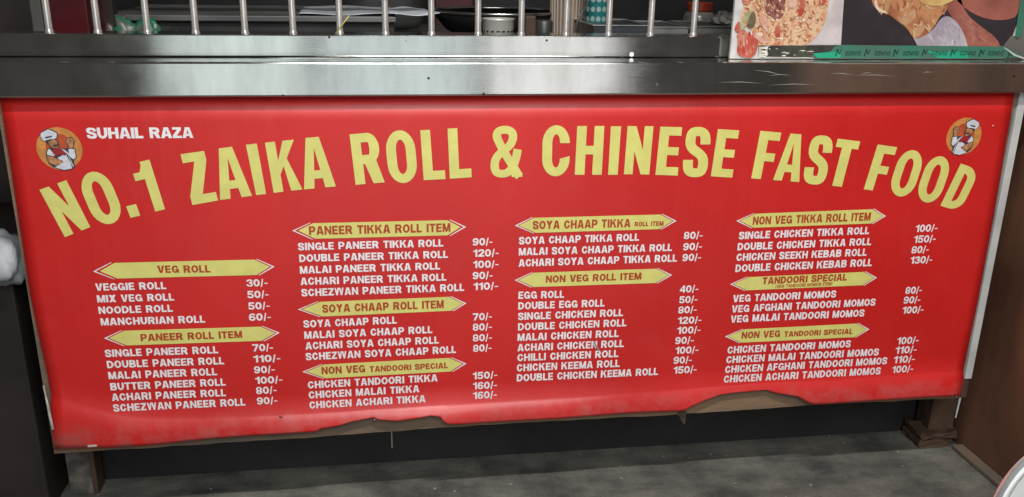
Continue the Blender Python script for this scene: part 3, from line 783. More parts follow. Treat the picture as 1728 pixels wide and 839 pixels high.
# dark side cabinet to the left, grey wall over it, white bag on top
cab = link('side_cabinet', boxes((-1.5, -.672, .05, .55, 0.0, .527), bevel=.004), DARKW)
tag(cab, 'dark brown cabinet beside the left edge of the red banner', 'cabinet')
gw = link('grey_wall', boxes((-1.5, -.60, .56, .60, .0, .83)), GREYW)
tag(gw, 'grey wall above the dark cabinet at the left edge', 'wall')

b = bmesh.new()
c = at(-4, 447, .02)
bmesh.ops.create_icosphere(b, subdivisions=4, radius=1)
for v in b.verts:
    n = v.co.copy()
    w = 1+.10*math.sin(5*n.x+3*n.z)+.09*math.sin(9*n.y-4*n.z+1)+.05*math.sin(17*n.x+11*n.y)
    v.co = Vector((c.x-.016+n.x*.056*w, .055+n.y*.055*w, c.z+n.z*.050*w))
tag(link('plastic_bag', b, mat('white_bag', (.30, .32, .34), .45, var=.15, scale=20), smooth=True),
    'crumpled white bag slumped over the front edge of the dark cabinet', 'bag')

# ------------------------------------------------------------------ the counter
counter = thing('food_counter', 'long food counter with brushed steel top edge and barred grill', 'counter', (.29, .05, 0))
link('counter_edge', boxes((-.80, 1.284, -.020, .150, .8235, .881), bevel=.0032), STEEL, counter)
link('bottom_rail', boxes((-.80, 1.284, .0565, .128, .8815, .9192), bevel=.0022), STEEL, counter)
BX = [-.560+.0818*k-.00045*k*max(0, k-9)*.0 for k in range(15)]
BX = [-.56, -.482, -.401, -.321, -.238, -.156, -.075, .005, .087, .171, .25, .333, .413, .493, .576]
b = tube(bmesh.new(), [(BX[0], .085, .917), (BX[0], .085, .9205), (BX[0], .085, .923), (BX[0], .085, .926), (BX[0], .085, 1.362)], [.0076, .0072, .0062, .0058, .0058], 14)
bar0 = link('grill_bar', b, BAR, counter, smooth=True)
for x in BX[1:]:
    o = bar0.copy()
    COL.objects.link(o)
    o.parent = counter
    o.matrix_parent_inverse = bar0.matrix_parent_inverse
    o.location.x += x-BX[0]
link('grill_post', boxes((BX[0]-.0265, BX[0]-.008, .086, .115, .9194, 1.36), bevel=.002), mat('dull_post', (.05, .046, .044), .6, .2, var=.2), counter)
link('top_rail', boxes((-.80, 1.284, .07, .10, 1.361, 1.40), bevel=.002), STEEL, counter)

# torn-edged board behind the banner
def interp(P, x):
    if x <= P[0][0]: return P[0][1]
    for (a, za), (c, zc) in zip(P, P[1:]):
        if x <= c:
            return za+(zc-za)*(x-a)/(c-a) if c > a else zc
    return P[-1][1]

b = bmesh.new()
xs = [-.630+(1.204+.630)*k/60 for k in range(61)]
prev = None
random.seed(3)
for x in xs:
    z = interp(BOARD_BOTTOM, x)+random.uniform(-.0012, .0012)
    cur = [b.verts.new((x, y, zz)) for y, zz in ((.004, z), (.004, .823), (.022, .823), (.022, z))]
    if prev:
        for i in range(4):
            j = (i+1) % 4
            b.faces.new((prev[i], cur[i], cur[j], prev[j]))
    else:
        b.faces.new(cur)
    prev = cur
b.faces.new(prev[::-1])
link('front_board', b, PLYDIRT, counter)
link('skirting', boxes((-.632, 1.2875, .1600, .19, 0.0, .30)), BLACKP, counter)
link('cabinet_floor', boxes((-.63, 1.20, .0225, .160, .176, .19)), BLACKP, counter)  # unseen board closing the underside, keeps light from leaking in
a0, a1 = at(106, 768, .10).x, at(150, 768, .10).x
lg = link('leg', boxes((a0, a1-.004, .108, .148, 0.0, .1755), bevel=.002), mat('worn_grey_paint', (.14, .127, .11), .7, var=.5, scale=25, bump=.2), counter)
link('leg_lining', boxes((a1-.0035, a1+.006, .106, .148, 0.0, .1755), bevel=.001), WOOD, lg)
a0, a1 = at(1573, 690, .10).x, at(1613, 690, .10).x
lg2 = link('leg', rough_up(boxes((a0, a1, .10, .15, .034, .1755)), 3, .0015, 8), WOOD, counter)
b = rough_up(boxes((a0-.026, a1+.004, .085, .15, .018, .036)), 4, .0028, 3)
link('foot_block', b, WOOD, lg2)
b = rough_up(boxes((a0-.030, a1-.010, .082, .15, 0.0, .0175)), 4, .0024, 5)
link('foot_block', b, WOOD, lg2)
# white painted corner post right of the banner, raw wood under it
cp = link('corner_post', boxes((1.2075, 1.2232, .0, .05, .214, .823), bevel=.001), WHITEP, counter)
link('corner_post_foot', boxes((1.2075, 1.2215, .003, .05, .168, .2136), bevel=.001), WOOD, cp)
link('corner_post_sliver', flat([[(1.2075, .1675), (1.2125, .1675), (1.2095, .118), (1.2065, .118)]], .006), WHITEP, cp)
# bent nail strip hanging from the board and a sliver of torn backing
p = at(661, 733, .012)
link('nail', boxes((p.x-.0012, p.x+.0012, .010, .0125, p.z-.030, p.z+.012)), mat('nail_steel', (.35, .33, .30), .4, .8), counter)
p, q = at(1141, 697, .003), at(1159, 697, .003)
r = at(1156, 716, .003)
link('splinter', flat([[(p.x, p.z+.004), (q.x, q.z+.004), (r.x, r.z), (r.x-.003, r.z)]], .0035), mat('dark_splinter', (.07, .04, .035), .7), counter)
# pale sticker dot and scratches on the steel
p = at(1066, 92, .0559)
b = bmesh.new()
flat([[(p.x+.0042*math.cos(k*.5236), p.z+.0042*math.sin(k*.5236)) for k in range(12)]], .0561, b)
link('sticker_dot', b, mat('pale_sticker', (.8, .8, .8), .5), counter)
b = bmesh.new()
SCRATCH = mat('scratched_steel', (.42, .40, .38), .6, .5)
SCR = [(1270, 118, 1322, 127), (1296, 128, 1336, 127), (1400, 124, 1442, 127), (1442, 127, 1512, 129), (1452, 126, 1472, 123), (1555, 124, 1574, 122),
       (1210, 139, 1290, 141), (1295, 144, 1380, 143), (1107, 140, 1109, 146)]
for x0, y0, x1, y1 in SCR:
    p, q = at(x0, y0, -.0202), at(x1, y1, -.0202)
    n = Vector((-(q.z-p.z), 0, q.x-p.x)).normalized()*.00055
    mid = (p+q)/2+n*3
    link('scratch', flat([[(p.x, p.z), (mid.x-n.x, mid.z-n.z), (q.x, q.z), (mid.x+n.x, mid.z+n.z)]], -.0202), SCRATCH, counter)

# ------------------------------------------------------------------ the red banner
banner = thing('menu_banner', 'red printed menu banner with yellow headline fixed to the counter front', 'banner', (.29, 0, .17))
b = bmesh.new()
XB = []
for x in sorted([p[0] for p in BANNER_BOTTOM] + [-.6236+(1.1939+.6236)*k/90 for k in range(91)]):
    if not XB or x-XB[-1] > .0025:
        XB.append(x)
ZT = .8225
nflat, ncurl = 14, 9
cols = []
for x in XB:
    fr = (x+.6236)/(1.1939+.6236)
    zc = interp(BANNER_CREASE, x)
    zb = interp(BANNER_BOTTOM, x)
    # true left / right outlines
    def edge_x(z):
        l = interp([(p[1], p[0]) for p in BANNER_LEFT][::-1], z)
        r = interp([(p[1], p[0]) for p in BANNER_RIGHT][::-1], z)
        return l+(r-l)*fr
    zn = .178+.003*math.sin(x*9)
    col = []
    for k in range(nflat+1):
        z = ZT+(zc-ZT)*k/nflat
        col.append((edge_x(z), 0.0, z))
    for k in range(1, ncurl+1):
        u = k/ncurl
        z = zc+(zb-zc)*u
        full = min(1.0, (zc-z)/max(.02, zc-zn))
        wob = 1+.22*math.sin(x*7+1)+.12*math.sin(x*23)
        y = -.0125*wob*(1-(1-full)**2.6)
        xx = edge_x(zc)*(1-u)+x*u
        col.append((xx, y, z))
    cols.append([b.verts.new(c) for c in col])
for A, B in zip(cols, cols[1:]):
    for i in range(len(A)-1):
        b.faces.new((A[i], A[i+1], B[i+1], B[i]))
sheet = link('vinyl_sheet', b, VINYL, banner, smooth=True, keep_normals=True)
sm = sheet.modifiers.new('thickness', 'SOLIDIFY'); sm.thickness = .0009; sm.offset = 1.0 if False else -1.0

E1, E2, E3, E4 = -.0006, -.0012, -.0018, -.0024
for word, letters in HEADLINE:
    b = bmesh.new()
    for ch, (tl, tr, br, bl) in letters:
        W = NARROW[ch]
        s = .21 if ch == 'I' else .20
        T = tris(ch, W, s, .175)
        def fn(u, v, tl=tl, tr=tr, br=br, bl=bl, W=W):
            k = u/W
            x = (bl[0]*(1-k)+br[0]*k)*(1-v)+(tl[0]*(1-k)+tr[0]*k)*v
            z = (bl[1]*(1-k)+br[1]*k)*(1-v)+(tl[1]*(1-k)+tr[1]*k)*v
            return Vector((x, E1, z))
        put(b, T, fn)
    link('headline_word', b, YELLOW, banner, keep_normals=True)
link('owner_lettering', write(bmesh.new(), OWNER, E1, s=.29, t=.22, gap=.06), WHITE, banner, keep_normals=True)

for pts, wl, wr, titles, items, prices in SECTIONS:
    h = link('section_heading', flat([pts], E1), YELLOW, banner)
    L, TL, TR, R_, BR, BL = pts
    w = .0022
    dz = (TR[1]-TL[1])/(TR[0]-TL[0])
    for tip, top, bot, tx, sg in ((L, TL, BL, wl, -1), (R_, TR, BR, wr, 1)):
        o = bmesh.new()
        tz = tip[1]
        dx = tx-tip[0]
        top2 = (top[0]+dx*.42, top[1]+.0008); bot2 = (bot[0]+dx*.42, bot[1]-.0008)
        flat([[(tx, tz), (tx-sg*w*2.0, tz), (top2[0]-sg*w*.3, top2[1]), (top2[0]+sg*w*.8, top2[1])],
              [(tx, tz), (tx-sg*w*2.0, tz), (bot2[0]-sg*w*.3, bot2[1]), (bot2[0]+sg*w*.8, bot2[1])]], E1, o)
        link('heading_chevron', o, WHITE, h)
    hb = bmesh.new()
    for t_ in titles:
        small = t_[5] < .008
        write(hb, t_, E2, s=.23 if small else .285, t=.17 if small else .20, gap=.11)
    link('heading_lettering', hb, RUST, h, keep_normals=True)
    for t_ in items:
        link('item_lettering', write(bmesh.new(), t_, E1), WHITE, banner, keep_normals=True)
    for t_ in prices:
        link('price_lettering', write(bmesh.new(), t_, E1, gap=.09), WHITE, banner, keep_normals=True)

# chef emblems (printed clip art), drawn in units of the disc
def em(cx, cz, r, sx):
    def P(pts):
        return [(cx+sx*(x-515)/314*r, cz-(y-437)/300*r) for x, y in pts]
    disc = flat([[(cx+r*math.cos(k*math.pi/24), cz+r*math.sin(k*math.pi/24)) for k in range(48)]], E1)
    d = link('chef_emblem', disc, ORANGE, banner)
    # warm red middle of the print
    link('emblem_middle', flat([[(cx+sx*.02*r+.60*r*math.cos(k*math.pi/16), cz+.08*r+.62*r*math.sin(k*math.pi/16)) for k in range(32)]], E1-.0003), EMRED, d)
    OUT = [[(270, 255), (290, 205), (335, 180), (400, 152), (460, 172), (525, 212), (512, 285), (480, 312), (345, 342), (300, 315)],
           [(328, 470), (380, 418), (450, 440), (640, 430), (734, 430), (738, 565), (690, 605), (696, 700), (640, 732), (540, 745), (405, 700), (335, 640), (322, 540)],
           [(345, 330), (480, 290), (512, 330), (530, 400), (495, 442), (430, 435), (378, 395)],
           [(605, 340), (645, 282), (705, 270), (742, 320), (724, 405), (700, 445), (640, 440), (628, 385)]]
    link('chef_outline', flat([P(p) for p in OUT], E2), INK, d)
    link('chef_skin', flat([P(p) for p in [
        [(360, 335), (470, 303), (500, 330), (502, 368), (520, 400), (490, 432), (440, 424), (390, 385)],
        [(615, 345), (650, 292), (702, 282), (731, 320), (714, 400), (690, 438), (650, 430), (640, 380)],
        [(337, 535), (400, 545), (470, 580), (542, 605), (535, 632), (440, 672), (345, 625)]]], E3), SKIN, d)
    link('chef_whites', flat([P(p) for p in [
        [(282, 258), (300, 214), (340, 192), (400, 164), (452, 184), (512, 220), (500, 278), (470, 300), (400, 302), (340, 328), (308, 310)],
        [(472, 565), (540, 528), (610, 505), (655, 600), (682, 690), (640, 720), (540, 735), (422, 697), (480, 662), (545, 622)],
        [(345, 472), (380, 432), (440, 520), (430, 540), (340, 520)],
        [(640, 442), (722, 442), (726, 560), (690, 588), (655, 560), (540, 432), (590, 455), (640, 500)]]], E3), EMWHITE, d)
    link('chef_scarf', flat([P(p) for p in [[(425, 440), (530, 430), (602, 505), (590, 532), (505, 512), (452, 545), (418, 470)]]], E4), SCARF, d)
    link('chef_moustache', flat([P(p) for p in [[(428, 388), (470, 378), (522, 370), (518, 386), (452, 402)], [(345, 268), (440, 250), (450, 262), (360, 285)],
                                                 [(600, 500), (614, 500), (672, 690), (660, 712), (650, 640)], [(345, 318), (372, 305), (392, 340), (378, 350)]]], E4-.0003), INK, d)
    return d

ORANGE = mat('emblem_orange', (.58, .24, .06), .42, var=.15, scale=60)
EMRED = mat('emblem_red', (.50, .085, .03), .42, var=.2, scale=40)
INK = mat('ink', (.05, .04, .06), .42)
SKIN = mat('emblem_skin', (.42, .20, .09), .42, var=.35, scale=120)
EMWHITE = mat('emblem_white', (.62, .64, .70), .42, var=.1, scale=150)
SCARF = mat('emblem_scarf', (.33, .02, .03), .42)
em(-.5414, .7358, .0362, 1)
em(1.1050, .7384, .0362, -1)

# screws, staple, pale frayed edge
b = bmesh.new()
for px, py in ((474, 702), (632, 708)):
    c = at(px, py, -.010)
    lathe_pts = [(.0030, 0), (.0026, .0012), (0, .0016)]
    bm2 = [b.verts.new((c.x+.0028*math.cos(k*math.pi/5), c.y-.003, c.z+.0028*math.sin(k*math.pi/5))) for k in range(10)]
    ctr = b.verts.new((c.x, c.y-.0055, c.z))
    for k in range(10):
        b.faces.new((bm2[k], bm2[(k+1) % 10], ctr))
link('screw', b, mat('screw_metal', (.16, .12, .10), .45, .8), banner)
p, q = at(149, 752.5, -.0150), at(164, 750.5, -.0150)
link('staple', boxes((p.x, q.x, -.0185, -.0160, p.z-.0008, q.z+.0012)), mat('staple_steel', (.85, .83, .8), .3, .6), banner)
fr = [at(*p, -.002) for p in ((77, 645), (79, 644), (88, 680), (96, 718), (92.5, 719), (87, 695))]
link('frayed_edge', flat([[(p.x, p.z) for p in fr]], -.0165), mat('vinyl_backing', (.45, .42, .38), .7, var=.3, scale=60), banner)
fr = [at(*p, -.001) for p in ((1001, 578), (1004, 575), (1006, 582), (1012, 592), (1009, 591), (1005, 585))]
link('scuff', flat([[(p.x, p.z) for p in fr]], -.0019), mat('scuffed_vinyl', (.30, .27, .26), .7), banner)
p = at(1675, 212, 0)
link('scuff', flat([[(p.x+.0018*math.cos(k), p.z+.0018*math.sin(k)) for k in range(6)]], -.0012), mat('scuff_pink', (.7, .45, .42), .7), banner)

# ------------------------------------------------------------------ food poster standing on the counter edge
poster = thing('food_poster', 'food picture board with green tape along its foot, propped at the right of the grill', 'poster', (.9, .03, .8815))
YP = .028
def PX(pts, dy=0):
    return [(lambda v: (v.x, v.z))(at(x, y, YP)) for x, y in pts]
zb = .8818
bl, br = at(1232, 97, YP), at(1726, 100, YP)
x0, x1 = bl.x, br.x
link('board', boxes((x0, x1, YP+.0002, YP+.008, zb, 1.34), bevel=.001), mat('board_white', (.52, .50, .49), .55, var=.12, scale=40), poster)
ztop = 1.335
lay = lambda n: YP-.0005*n
def soft(p, n=2):
    """Round the corners of an outline (Chaikin)."""
    for _ in range(n):
        q = []
        for i in range(len(p)):
            a, c = p[i], p[(i+1) % len(p)]
            q += [(a[0]*.75+c[0]*.25, a[1]*.75+c[1]*.25), (a[0]*.25+c[0]*.75, a[1]*.25+c[1]*.75)]
        p = q
    return p
def pieces(name, polys, n, m_, par):
    for p in polys:
        link(name, flat([PX(p if 'tape' in name else soft(p))], lay(n)), m_, par)
def top(x, y=-60):
    return (x, y)
link('dark_backdrop', flat([PX([(1424, -60), (1424, 0), (1419, 76.5), (1692, 78), (1702, 78), (1716, 40), (1736, 0), (1738, -60)])], lay(1)), mat('poster_dark', (.030, .024, .029), .38, var=.2, scale=20), poster)
RICE = mat('poster_rice', (.64, .43, .27), .4, scale=120, second=(.50, .17, .08), lo=.36, hi=.56, stretch=(1, 1, .6))
TOM = mat('poster_tomato', (.40, .055, .035), .4, scale=45, second=(.52, .20, .14), lo=.3, hi=.62)
link('rice_picture', flat([PX(soft([(1254, -60), (1258, 0), (1246, 40), (1272, 52), (1276, 78), (1300, 84), (1352, 84), (1374, 66), (1390, 45), (1398, 20), (1404, -60)]))], lay(1)), RICE, poster)
link('kebab_picture', flat([PX(soft([(1280, -60), (1286, 0), (1292, 22), (1304, 34), (1318, 32), (1323, 22), (1326, 0), (1326, -60)]))], lay(2)), mat('poster_kebab', (.17, .045, .04), .4, scale=30, second=(.30, .11, .09), lo=.35, hi=.7), poster)
pieces('tomato_picture', [[(1242, 55), (1255, 48), (1262, 58), (1275, 62), (1280, 68), (1274, 97.5), (1253, 97.5), (1242, 90), (1245, 70)],
                                             [(1238, 47), (1248, 32), (1250, 50), (1242, 56)], [(1306, 46), (1314, 40), (1318, 55), (1314, 66), (1308, 62)],
                                             [(1345, 12), (1352, -8), (1360, 0), (1356, 20), (1350, 32), (1344, 28)], [(1251, -10), (1262, -10), (1268, 4), (1260, 10), (1252, 6)],
                                             [(1380, 8), (1386, -20), (1394, -10), (1392, 10)]], 3, TOM, poster)
pieces('herb_picture', [[(1249, 46), (1255, 22), (1268, 16), (1270, 26), (1258, 44), (1251, 52)]], 4, mat('poster_herb', (.46, .48, .24), .4, scale=60, second=(.30, .26, .14)), poster)
pieces('leaf_picture', [[(1259, 42), (1270, 14), (1276, 30), (1272, 46), (1264, 48)], [(1276, 2), (1280, 8), (1288, 15), (1284, 12), (1279, 9), (1272, -6)]], 5, mat('poster_leaf', (.16, .13, .07), .4, scale=50, second=(.08, .05, .03)), poster)
pieces('onion_picture', [[(1281, 14), (1290, 26), (1298, 40), (1296, 58), (1288, 48), (1280, 36)], [(1327, 0), (1337, -12), (1345, 2), (1340, 16), (1330, 12)],
                                            [(1268, 62), (1279, 52), (1292, 62), (1300, 72), (1284, 74), (1278, 66)], [(1252, 60), (1256, 58), (1256, 78), (1254, 80)]], 4, mat('poster_onion', (.66, .46, .38), .4, scale=60, second=(.55, .28, .2)), poster)
def inside(p, x, y):
    c = False
    for i in range(len(p)):
        (xa, ya), (xb, yb) = p[i], p[i-1]
        if (ya > y) != (yb > y) and x < (xb-xa)*(y-ya)/(yb-ya)+xa:
            c = not c
    return c
def scatter(name, poly, n, count, cols, size, seed, par, ang=(0, 180)):
    """Many small flecks of a printed food picture, one mesh, one material per colour."""
    rnd = random.Random(seed)
    xs_, ys_ = [p[0] for p in poly], [p[1] for p in poly]
    b = bmesh.new()
    k = 0
    while k < count:
        x, y = rnd.uniform(min(xs_), max(xs_)), rnd.uniform(max(-30, min(ys_)), max(ys_))
        if not inside(poly, x, y):
            continue
        a = math.radians(rnd.uniform(*ang)); L_ = rnd.uniform(.5, 1)*size[0]; w_ = rnd.uniform(.6, 1)*size[1]
        pts = [(x+L_*math.cos(q)*math.cos(a)-w_*math.sin(q)*math.sin(a), y+L_*math.cos(q)*math.sin(a)+w_*math.sin(q)*math.cos(a)) for q in [i*math.pi/4 for i in range(8)]]
        nf = len(b.faces)
        flat([PX(pts)], lay(n)-.000004*k, b)
        b.faces.ensure_lookup_table()
        b.faces[nf].material_index = rnd.randrange(len(cols))
        k += 1
    return link(name, b, [mat(name+'_ink', c, .4, var=.15, scale=90) for c in cols], par)
RP = [(1256, -60), (1259, 0), (1250, 40), (1278, 52), (1283, 73), (1356, 74), (1370, 62), (1388, 45), (1396, 20), (1402, -60)]
scatter('rice_grain_picture', RP, 1.3, 420, [(.70, .52, .36), (.62, .36, .20), (.72, .56, .30), (.48, .15, .08), (.66, .42, .30), (.36, .10, .06), (.74, .62, .46)], (4.2, 1.3), 5, poster)
link('paper_picture', flat([PX([(1409, -60), (1407, 0), (1398, 30), (1388, 60), (1360, 75.5), (1418.5, 76), (1423, 0), (1424, -60)])], lay(2)), mat('poster_paper', (.52, .46, .47), .45, var=.12, scale=25), poster)
# torn strip under the left picture
link('torn_foot', flat([PX([(1279, 77), (1281, 97.5), (1420, 97.5), (1420, 76.5)])], lay(1.9)), mat('torn_foot_dark', (.050, .052, .035), .6, scale=55, second=(.025, .02, .016)), poster)
random.seed(11)
fl = []
for k in range(16):
    cx_, cy_ = random.uniform(1280, 1376), random.uniform(78, 97)
    w_ = random.uniform(1.5, 7); h_ = random.uniform(.5, 1.8)
    fl.append(PX([(cx_-w_, cy_), (cx_, cy_-h_), (cx_+w_, cy_-h_*.4), (cx_+w_*.3, cy_+h_)]))
fl.append(PX([(1280, 79), (1296, 79), (1294, 86), (1296, 92), (1290, 98), (1281, 98)]))
fl.append(PX([(1282, 97.2), (1284, 96), (1370, 97), (1370, 98)]))
link('torn_paper_fleck', flat(fl, lay(2)), mat('torn_white', (.60, .58, .52), .7, var=.25, scale=60), poster)
# the wrap held in a hand, printed on the dark half
pieces('hand_picture', [[(1584, -14), (1600, 22), (1618, 44), (1628, 70), (1632, 94), (1660, 96), (1692, 94), (1684, 66), (1652, 43), (1628, 22), (1618, -14)],
                                           [(1600, -60), (1606, -6), (1634, 19), (1662, 32), (1694, 35), (1722, 26), (1724, -60)]], 2,
     mat('poster_skin', (.36, .12, .09), .4, scale=9, second=(.20, .06, .045), lo=.3, hi=.6), poster)
link('wrap_picture', flat([PX(soft([(1466, -60), (1468, 0), (1480, 20), (1500, 24), (1515, 37), (1529, 46), (1540, 64), (1556, 66), (1576, 46), (1586, 26), (1596, 20), (1600, 6), (1570, -60)]))], lay(3)),
     mat('poster_wrap', (.50, .24, .11), .4, scale=26, second=(.30, .10, .05), lo=.35, hi=.6), poster)
pieces('wrap_fold_picture', [[(1519, 30), (1535, 22), (1546, 12), (1543, 30), (1530, 44), (1518, 38)], [(1490, 6), (1502, -8), (1500, 14), (1495, 20)],
                                                [(1536, 50), (1552, 42), (1564, 40), (1552, 62), (1544, 62)]], 4, mat('poster_wrap_pale', (.56, .35, .20), .4, scale=30, second=(.42, .22, .11)), poster)
scatter('wrap_fleck_picture', [(1474, 0), (1482, 18), (1502, 24), (1515, 35), (1530, 45), (1541, 62), (1555, 64), (1574, 46), (1584, 26), (1594, 18), (1590, -20), (1475, -30)], 3.3, 120,
        [(.56, .34, .18), (.38, .14, .06), (.50, .22, .10), (.30, .09, .05), (.62, .42, .26)], (8, 2.2), 9, poster, (20, 120))
scatter('tomato_fleck_picture', [(1244, 58), (1255, 52), (1276, 62), (1272, 95), (1255, 95), (1244, 88)], 3.3, 40, [(.50, .09, .06), (.34, .03, .025), (.58, .24, .18), (.44, .06, .045)], (6, 1.6), 12, poster, (60, 110))
scatter('kebab_fleck_picture', [(1284, -20), (1289, 4), (1296, 24), (1306, 30), (1318, 26), (1323, 0), (1323, -20)], 2.3, 40, [(.24, .08, .07), (.12, .03, .03), (.32, .13, .11)], (6, 1.8), 14, poster, (60, 120))
scatter('hand_crease_picture', [(1606, 16), (1625, 45), (1634, 75), (1684, 75), (1678, 64), (1650, 44), (1622, 22)], 2.3, 40, [(.30, .10, .075), (.38, .15, .11), (.33, .11, .085)], (11, 3.5), 15, poster, (20, 60))
scatter('wrap_paper_fold_picture', [(1560, 72), (1600, 34), (1612, 40), (1626, 74)], 6.3, 26, [(.40, .36, .41), (.50, .47, .50), (.34, .30, .35)], (9, 1.8), 16, poster, (40, 110))
link('bread_picture', flat([PX(soft([(1546, -60), (1548, 1), (1560, 8), (1580, 11), (1598, 6), (1612, -2), (1616, -60)]))], lay(5)), mat('poster_bread', (.62, .42, .17), .4, scale=24, second=(.48, .27, .09)), poster)
link('onion_strand_picture', flat([PX(soft([(1474, 0), (1475, 12), (1482, 20), (1494, 23), (1495, 19), (1485, 16), (1479, 8), (1479, 0)]))], lay(5)), mat('poster_strand', (.66, .52, .40), .4), poster)
link('wrap_paper_picture', flat([PX(soft([(1532, 50), (1541, 66), (1553, 64), (1574, 50), (1586, 30), (1599, 26), (1612, 36), (1623, 52), (1632, 78), (1634, 92), (1600, 94), (1566, 94), (1550, 84), (1542, 68)]))], lay(6)),
     mat('poster_wrap_paper', (.46, .43, .47), .45, scale=18, second=(.33, .28, .33), lo=.35, hi=.6), poster)
link('grey_corner_picture', flat([PX([(1692, 78), (1706, 60), (1718, 62), (1734, 0), (1744, 0), (1726, 100), (1690, 99)])], lay(2)), mat('poster_grey', (.13, .12, .11), .45, var=.2), poster)
# green tape with upside-down print
TAPE = mat('green_tape', (.035, .19, .125), .3, scale=10, second=(.06, .15, .11), lo=.4, hi=.6, spec=.6)
TAPEB = mat('bright_green_tape', (.02, .34, .20), .3, var=.1, spec=.6)
tp = link('packing_tape', flat([PX([(1408, 77), (1420, 75.5), (1692, 78.5), (1712, 88), (1726, 98.5), (1706, 97), (1690, 98.5), (1375, 98), (1370, 91), (1376, 88.5), (1384, 90), (1400, 86)])], lay(8)), TAPE, poster)
pieces('tape_bright_patch', [[(1370, 90), (1380, 89), (1416, 86), (1417, 97.5), (1377, 97.5)], [(1560, 86), (1632, 87), (1632, 98), (1582, 98)]], 9, TAPEB, tp)
link('side_tape', flat([PX([(1722, -60), (1719, 0), (1711, 62), (1716, 64), (1722, 58), (1732, 0), (1736, -60)])], lay(8)), TAPE, poster)
b = bmesh.new()
for cx_ in (1437, 1486, 1534, 1582, 1629.5, 1677):
    p, q = at(cx_-13, 93, YP), at(cx_+13, 93.4, YP)
    h_ = at(cx_, 86, YP).z-p.z
    write(b, ('DUNZO', p.x, p.z, q.x, q.z, h_), lay(10), s=.20, t=.16, gap=.14, flip=True)
link('tape_lettering', b, mat('tape_ink', (.012, .06, .045), .5), tp)
b = bmesh.new()
for cx_ in (1412.5, 1461, 1509.5, 1558, 1606, 1654, 1702):
    dyy = 3.5 if cx_ > 1690 else 0
    z = lambda pts: PX([(cx_+x, 88+y+dyy) for x, y in pts])
    flat([z([(-5.5, 6.5), (-3.5, 6.5), (-.5, -4), (-2, -5)]), z([(-2, -5), (-.5, -5), (2.6, 2.2), (1.2, 3.4)]), z([(1.2, 3.2), (2.8, 2), (6.4, -6), (4.0, -3.6)])], lay(10), b)
link('tape_logo', b, mat('tape_logo_ink', (.008, .035, .03), .5), tp)
link('tape_crease', flat([PX([(1690, 80), (1693, 80), (1712, 92), (1727, 97), (1726, 100), (1708, 94)])], lay(11)), mat('clear_tape', (.40, .46, .42), .25), tp)

# ------------------------------------------------------------------ kitchen things behind the grill
LABK = 'things on the kitchen table'
tb = thing('work_table', 'dark work table behind the barred grill', 'table', (.2, .75, 0))
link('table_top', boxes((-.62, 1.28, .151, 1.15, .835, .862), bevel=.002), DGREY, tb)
for x in (-.58, 1.24):
    for y in (.22, 1.10):
        link('leg', boxes((x-.02, x+.02, y-.02, y+.02, 0, .8345)), DGREY, tb)
link('end_panel', boxes((-.95, -.555, .45, .48, .0, 1.30)), mat('brown_dark_panel', (.030, .021, .019), .6, var=.3), tb)

def on(px0, px1, Y):
    return at(px0, 30, Y).x, at(px1, 30, Y).x

x0, x1 = on(84, 149, .24)
rb = thing('red_box', 'glossy dark red box standing behind the first two bars', 'box', ((x0+x1)/2, .29, .8625))
link('body', boxes((x0, x1, .24, .34, .8625, 1.05), bevel=.004), mat('dark_red_plastic', (.075, .005, .009), .35, var=.3, scale=9), rb)
link('lid', boxes((x0-.003, x1+.003, .237, .343, 1.0505, 1.075), bevel=.003), mat('dark_red_lid', (.06, .005, .009), .4), rb)

# griddle: flat plate on a black stand
x0, x1 = on(168, 668, .46)
zt = at(330, 26, .46).z
gr = thing('griddle', 'wide grey iron griddle plate on a black stand', 'griddle', ((x0+x1)/2, .66, .8625))
link('plate', boxes((x0, x1, .46, .88, zt-.012, zt), bevel=.002), mat('griddle_plate', (.17, .17, .17), .5, .35, var=.25, scale=7, rvar=.1), gr)
link('front_panel', boxes((x0+.06, x1-.004, .475, .49, zt-.045, zt-.0122)), mat('sooty_front', (.035, .034, .034), .55, .2, var=.4, scale=8), gr)
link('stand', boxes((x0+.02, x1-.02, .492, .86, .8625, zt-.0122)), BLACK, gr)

def sheet(name, quad, z, mat_, label, curl=.012):
    """Thin curled sheet of paper lying on the griddle; quad = world (x, y) corners."""
    b = bmesh.new()
    n = 12
    g = []
    for i in range(n+1):
        row = []
        for j in range(n+1):
            u, v = i/n, j/n
            x = (quad[0][0]*(1-u)+quad[1][0]*u)*(1-v)+(quad[3][0]*(1-u)+quad[2][0]*u)*v
            y = (quad[0][1]*(1-u)+quad[1][1]*u)*(1-v)+(quad[3][1]*(1-u)+quad[2][1]*u)*v
            row.append(b.verts.new((x, y, z+curl*(abs(u-.45)**2)*math.cos(3*v)*.9+.0012*math.sin(9*u+4*v)+.0015)))
        g.append(row)
    for i in range(n):
        for j in range(n):
            b.faces.new((g[i][j], g[i+1][j], g[i+1][j+1], g[i][j+1]))
    o = link(name, b, mat_, smooth=True)
    m_ = o.modifiers.new('thickness', 'SOLIDIFY'); m_.thickness = .0006
    return tag(o, label, 'paper')

PAPER = mat('paper_blueish', (.78, .83, .90), .6, var=.1, scale=14)
xa, xb = at(505, 28, .47).x, at(648, 30, .47).x
sheet('paper_sheet', [(xa, .472), (xb, .472), (xb+.02, .86), (xa-.02, .86)], zt+.0015, mat('paper_grey', (.58, .61, .67), .6, var=.2, scale=9), 'grey sheet of paper on the griddle between the sixth and eighth bars')
xa, xb = at(655, 29, .45).x, at(752, 29, .45).x
sheet('paper_sheet', [(xa, .452), (xb, .452), (xb-.03, .80), (xa, .80)], zt+.003, PAPER, 'bright bluish white sheet of paper hanging off the right end of the griddle', .02)

